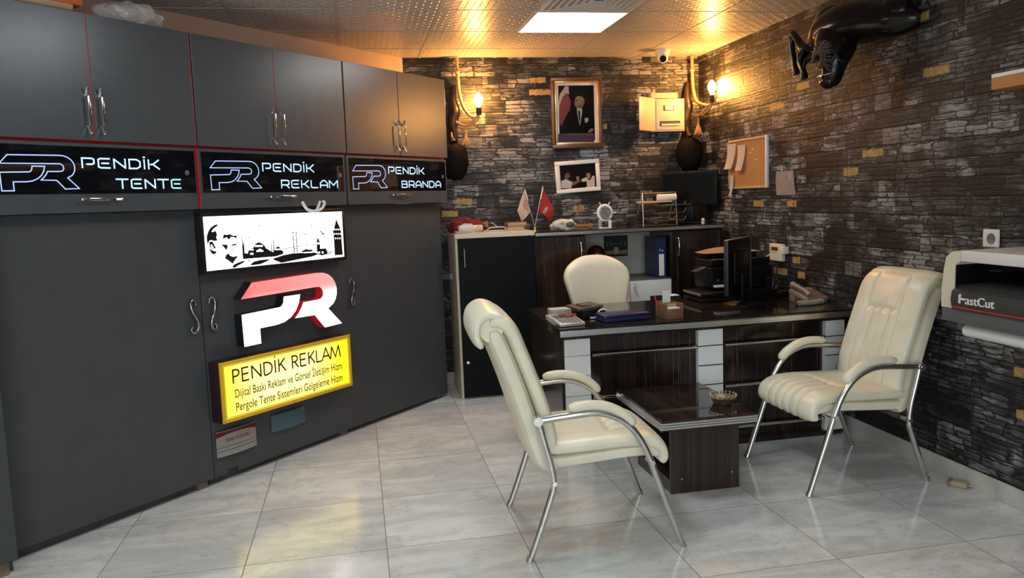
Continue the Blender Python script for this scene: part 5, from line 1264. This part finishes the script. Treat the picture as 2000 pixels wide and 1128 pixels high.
OB('sheet', MB().sheet(lambda a, b: Vector((-.125+.25*a+.008*b, -.004-.016*a*a*(1-b)-.004*math.sin(b*3), .08-.165*b)), 8, 8, .0006), 'paper_pink', wn2)
t = MB()
for z in (.05, .036, .022, .008): t.box(-.09, .03, -.0086, -.0078, z, z+.006)
t.box(-.11, .10, -.0086, -.0078, -.012, -.010); t.box(.06, .10, -.018, -.016, .02, .05); t.box(-.06, .02, -.0086, -.0078, -.045, -.04); t.box(-.05, .01, -.0086, -.0078, -.062, -.058)
OB('print', t, 'print', wn2); OB('pin', MB().ell((-.045, -.006, .088), .010, .006, .008, 10, 8), 'ivory', wn2)
ws_ = THING('wall_shelf', 'ochre edged wall shelf with white top at the right edge of the photo', 'shelf', mtx=wallm_right(3.05, 1.923))
OB('board', MB().box(0, 1.2, -.15, -.001, -.032, .018, .001), 'shelf_orange', ws_, False); OB('top', MB().box(0, 1.2, -.151, -.001, .0185, .034, .001), 'white_lam', ws_, False)
so = THING('wall_socket', 'white wall socket above the cutting plotter', 'socket', mtx=wallm_right(3.18, 1.232))
OB('plate', MB().box(-.048, .048, -.012, -.001, -.042, .042, .006, 3), 'white_plastic', so); OB('socket_well', MB().lathe([(.022, -.0125), (.024, -.014), (.026, -.0125), (.026, -.011), (.0, -.011)], (.004, 0, -.002), 'Y'), 'pic_grey', so)
OB('contacts', MB().cyl((-.006, -.012, 0), (-.006, -.0135, 0), .003, 8).cyl((.014, -.012, 0), (.014, -.0135, 0), .003, 8), 'groove', so)

# cutting plotter on the right wall
PX = 2.52
pl = THING('cutting_plotter', 'cream and black cutting plotter fixed to the right wall behind the chair', 'plotter', mtx=wallm_right(3.04, 0, RIGHT_X))
dpt = RIGHT_X-PX
L_ = 1.35
prof = [(0, .905), (0, 1.0), (.012, 1.10), (.03, 1.18), (.06, 1.205), (.14, 1.205), (.14, .905)]
t = MB().prism([(0.0, .955), (.0, 1.04), (.010, 1.12), (.022, 1.175), (.055, 1.2), (.105, 1.208), (.105, 1.160), (.082, 1.150), (.075, 1.135), (.075, 1.045), (.068, 1.03), (.066, 1.0), (.066, .955)], -dpt, -.02)
OB('end_cap', t, 'ivory', pl, True)
OB('end_cap_foot', MB().box(.0, .066, -dpt+.002, -.03, .895, .954, .004), 'gray_plastic', pl)
OB('top_cover', MB().box(.1055, L_, -dpt-.002, -.02, 1.160, 1.210, .008), 'white_plastic', pl); OB('back_panel', MB().box(.076, L_, -.06, -.03, .9, 1.16), 'black_plastic', pl); OB('liner', MB().box(.0765, .080, -dpt+.004, -.06, .96, 1.158), 'black_plastic', pl)
OB('carriage_rail', MB().box(.076, L_, -.24, -.10, 1.125, 1.158, .003).box(.2, .26, -dpt+.06, -.24, 1.125, 1.130), 'black_metal', pl)
fc = [(-dpt-.012, .955), (-dpt-.020, .995), (-dpt-.014, 1.035), (-dpt+.02, 1.058), (-.08, 1.062), (-.08, .955)]
t = MB(); b_ = t.bm; A = [b_.verts.new((.078, p[0], p[1])) for p in fc]; B = [b_.verts.new((L_, p[0], p[1])) for p in fc]
b_.faces.new(A); b_.faces.new(B[::-1])
for i in range(len(fc)): b_.faces.new((A[i], B[i], B[(i+1) % len(fc)], A[(i+1) % len(fc)]))
bmesh.ops.recalc_face_normals(b_, faces=b_.faces[:])
OB('front_cover', t, 'charcoal', pl)
OB('red_stripe', MB().box(.080, L_, -dpt-.0165, -dpt-.010, .962, .968, .001), 'flag_red', pl)
OB('lower_panel', MB().box(.072, L_, -dpt-.004, -.03, .895, .954, .003), 'gray_plastic', pl)
t = MB().text('astCut', .052, .165, -dpt-.0212, .986, width=.155, ext=.0022); t.box(.128, .136, -dpt-.0235, -dpt-.014, .986, 1.024).box(.134, .163, -dpt-.0235, -dpt-.014, 1.001, 1.009)
t.xf(Matrix.Identity(4)); OB('lettering', t, 'paper', pl, False)
OB('paper_tube', MB().cyl((.09, -dpt+.06, .858), (L_, -dpt+.06, .858), .028, 20).box(.10, .13, -dpt+.05, -.001, .85, .895, .002).box(1.1, 1.13, -dpt+.05, -.001, .85, .895, .002), 'white_plastic', pl)
OB('bracket', MB().box(.02, .04, -.30, -.001, .86, .895, .002).box(1.2, 1.22, -.30, -.001, .86, .895, .002), 'gray_plastic', pl)

# extension socket on the floor
es_ = THING('extension_socket', 'beige extension socket lying on the floor against the right skirting', 'extension socket', (2.845, 3.29, 0), -.9)
OB('body', MB().box(-.045, .045, -.028, .028, 0, .030, .010, 3), 'beige_cord', es_); t = MB()
for x in (-.040, -.034, -.028): t.box(x, x+.003, -.029, .029, .004, .031, .001)
OB('grip', t, 'brown_wood', es_)
OB('cord', MB().tube([(.045, 0, .012), (.09, .01, .012), (.16, .055, .035), (.24, .10, .06), (.40, .17, .10)], .005, 8, 5), 'beige_cord', es_)

# ------------------------------------------------------------------ black bull head trophy on the right wall
bm_ = THING('bull_sculpture', 'glossy black leaping bull sculpture on the right wall under the ceiling', 'sculpture', mtx=wallm_right(4.20, 2.285))
# local x towards the viewer along the wall, -y into the room
t = MB()
t.tube([(.52, -.02, .05), (.42, -.08, .06), (.28, -.12, .085), (.12, -.15, .10), (-.03, -.16, .075), (-.12, -.17, .01)], [.045, .08, .105, .125, .13, .085], 24, 6)
t.tube([(.04, -.17, .05), (.09, -.21, -.01), (.12, -.24, -.08), (.13, -.255, -.15), (.125, -.26, -.20), (.12, -.265, -.228)], [.12, .112, .092, .066, .055, .034], 24, 6)
t.ell((-.06, -.13, .16), .12, .10, .09, 24, 14); t.ell((.40, -.07, .10), .11, .08, .09, 20, 12)
t.tube([(-.06, -.18, .02), (-.16, -.21, -.01), (-.24, -.20, .02)], [.075, .05, .03], 16, 5)
t.tube([(-.03, -.20, -.02), (-.08, -.24, -.01)], [.06, .034], 14)
t.noise(.006, 9)
OB('body', t, 'gloss_bull', bm_)
OB('leg', MB().tube([(-.20, -.20, .01), (-.28, -.20, .07), (-.34, -.20, .13), (-.39, -.19, .155), (-.40, -.19, .08), (-.37, -.19, -.02), (-.35, -.19, -.07)], [.035, .025, .020, .022, .02, .017, .020], 12, 6).cyl((-.352, -.19, -.065), (-.346, -.19, -.095), .022, 12), 'gloss_bull', bm_)
OB('leg', MB().tube([(-.06, -.23, -.01), (-.12, -.27, .02), (-.155, -.28, -.03), (-.125, -.28, -.10), (-.112, -.28, -.13)], [.032, .022, .021, .017, .018], 12, 6).cyl((-.113, -.28, -.125), (-.108, -.28, -.155), .021, 12), 'gloss_bull', bm_)
t = MB(); rn = random.Random(4)
M['curls'] = mat('dark_curly_fringe', (.055, .042, .034), .35, spec=.5)
for ring in range(3):
    for k in range(22):
        a = -.7+3.9*k/21+rn.uniform(-.06, .06); r1 = .030+.022*ring; c_ = Vector((.128+r1*math.cos(a), -.345+.010*ring, -.085+r1*math.sin(a)))
        e_ = Vector((math.cos(a), .2, math.sin(a)))
        t.tube([c_, c_+e_*.016+Vector((0, -.006, 0)), c_+e_*.030+Vector((.004, .004, -.004))], [.0045, .005, .002], 6, 3)
OB('mane', t, 'curls', bm_)
OB('horn', MB().tube([(.20, -.26, -.06), (.25, -.28, -.04), (.275, -.32, -.075), (.26, -.35, -.12)], [.020, .017, .012, .004], 12, 5), 'gloss_bull', bm_)
OB('horn', MB().tube([(.055, -.27, -.06), (.01, -.29, -.035), (-.015, -.325, -.07), (0, -.35, -.115)], [.020, .017, .012, .004], 12, 5), 'gloss_bull', bm_)
OB('muzzle', MB().ell((.122, -.275, -.205), .050, .045, .040, 20, 14), 'gloss_bull', bm_)
OB('halter', MB().tube([(.122+.062*math.cos(q_*PI/12), -.285-.045*math.sin(q_*PI/12), -.165-.012*math.sin(q_*PI/12)) for q_ in range(13)], .0045, 8), 'steel', bm_)
for ex in (.085, .170): OB('eye', MB().ell((ex, -.322, -.125), .010, .008, .009, 12, 8), 'dark_chrome', bm_)
for ex, rr_ in ((.215, .5), (.035, -.5)): OB('ear', MB().ell((ex, -.26, -.105), .034, .012, .018, 12, 8, Matrix.Rotation(rr_, 4, 'Y')), 'gloss_bull', bm_)

loose('power_cable', MB().tube([(.700, 6.02, 1.13), (.695, 6.0, 1.05), (.692, 5.97, .99), (.69, 5.96, .95)], .005, 8, 5).box(.668, .70, 5.94, 5.98, .90, .95, .004), 'gray_plastic', 'grey cable with plug hanging on the left side of the black-door cabinet', 'cable', (0, 0, 0))
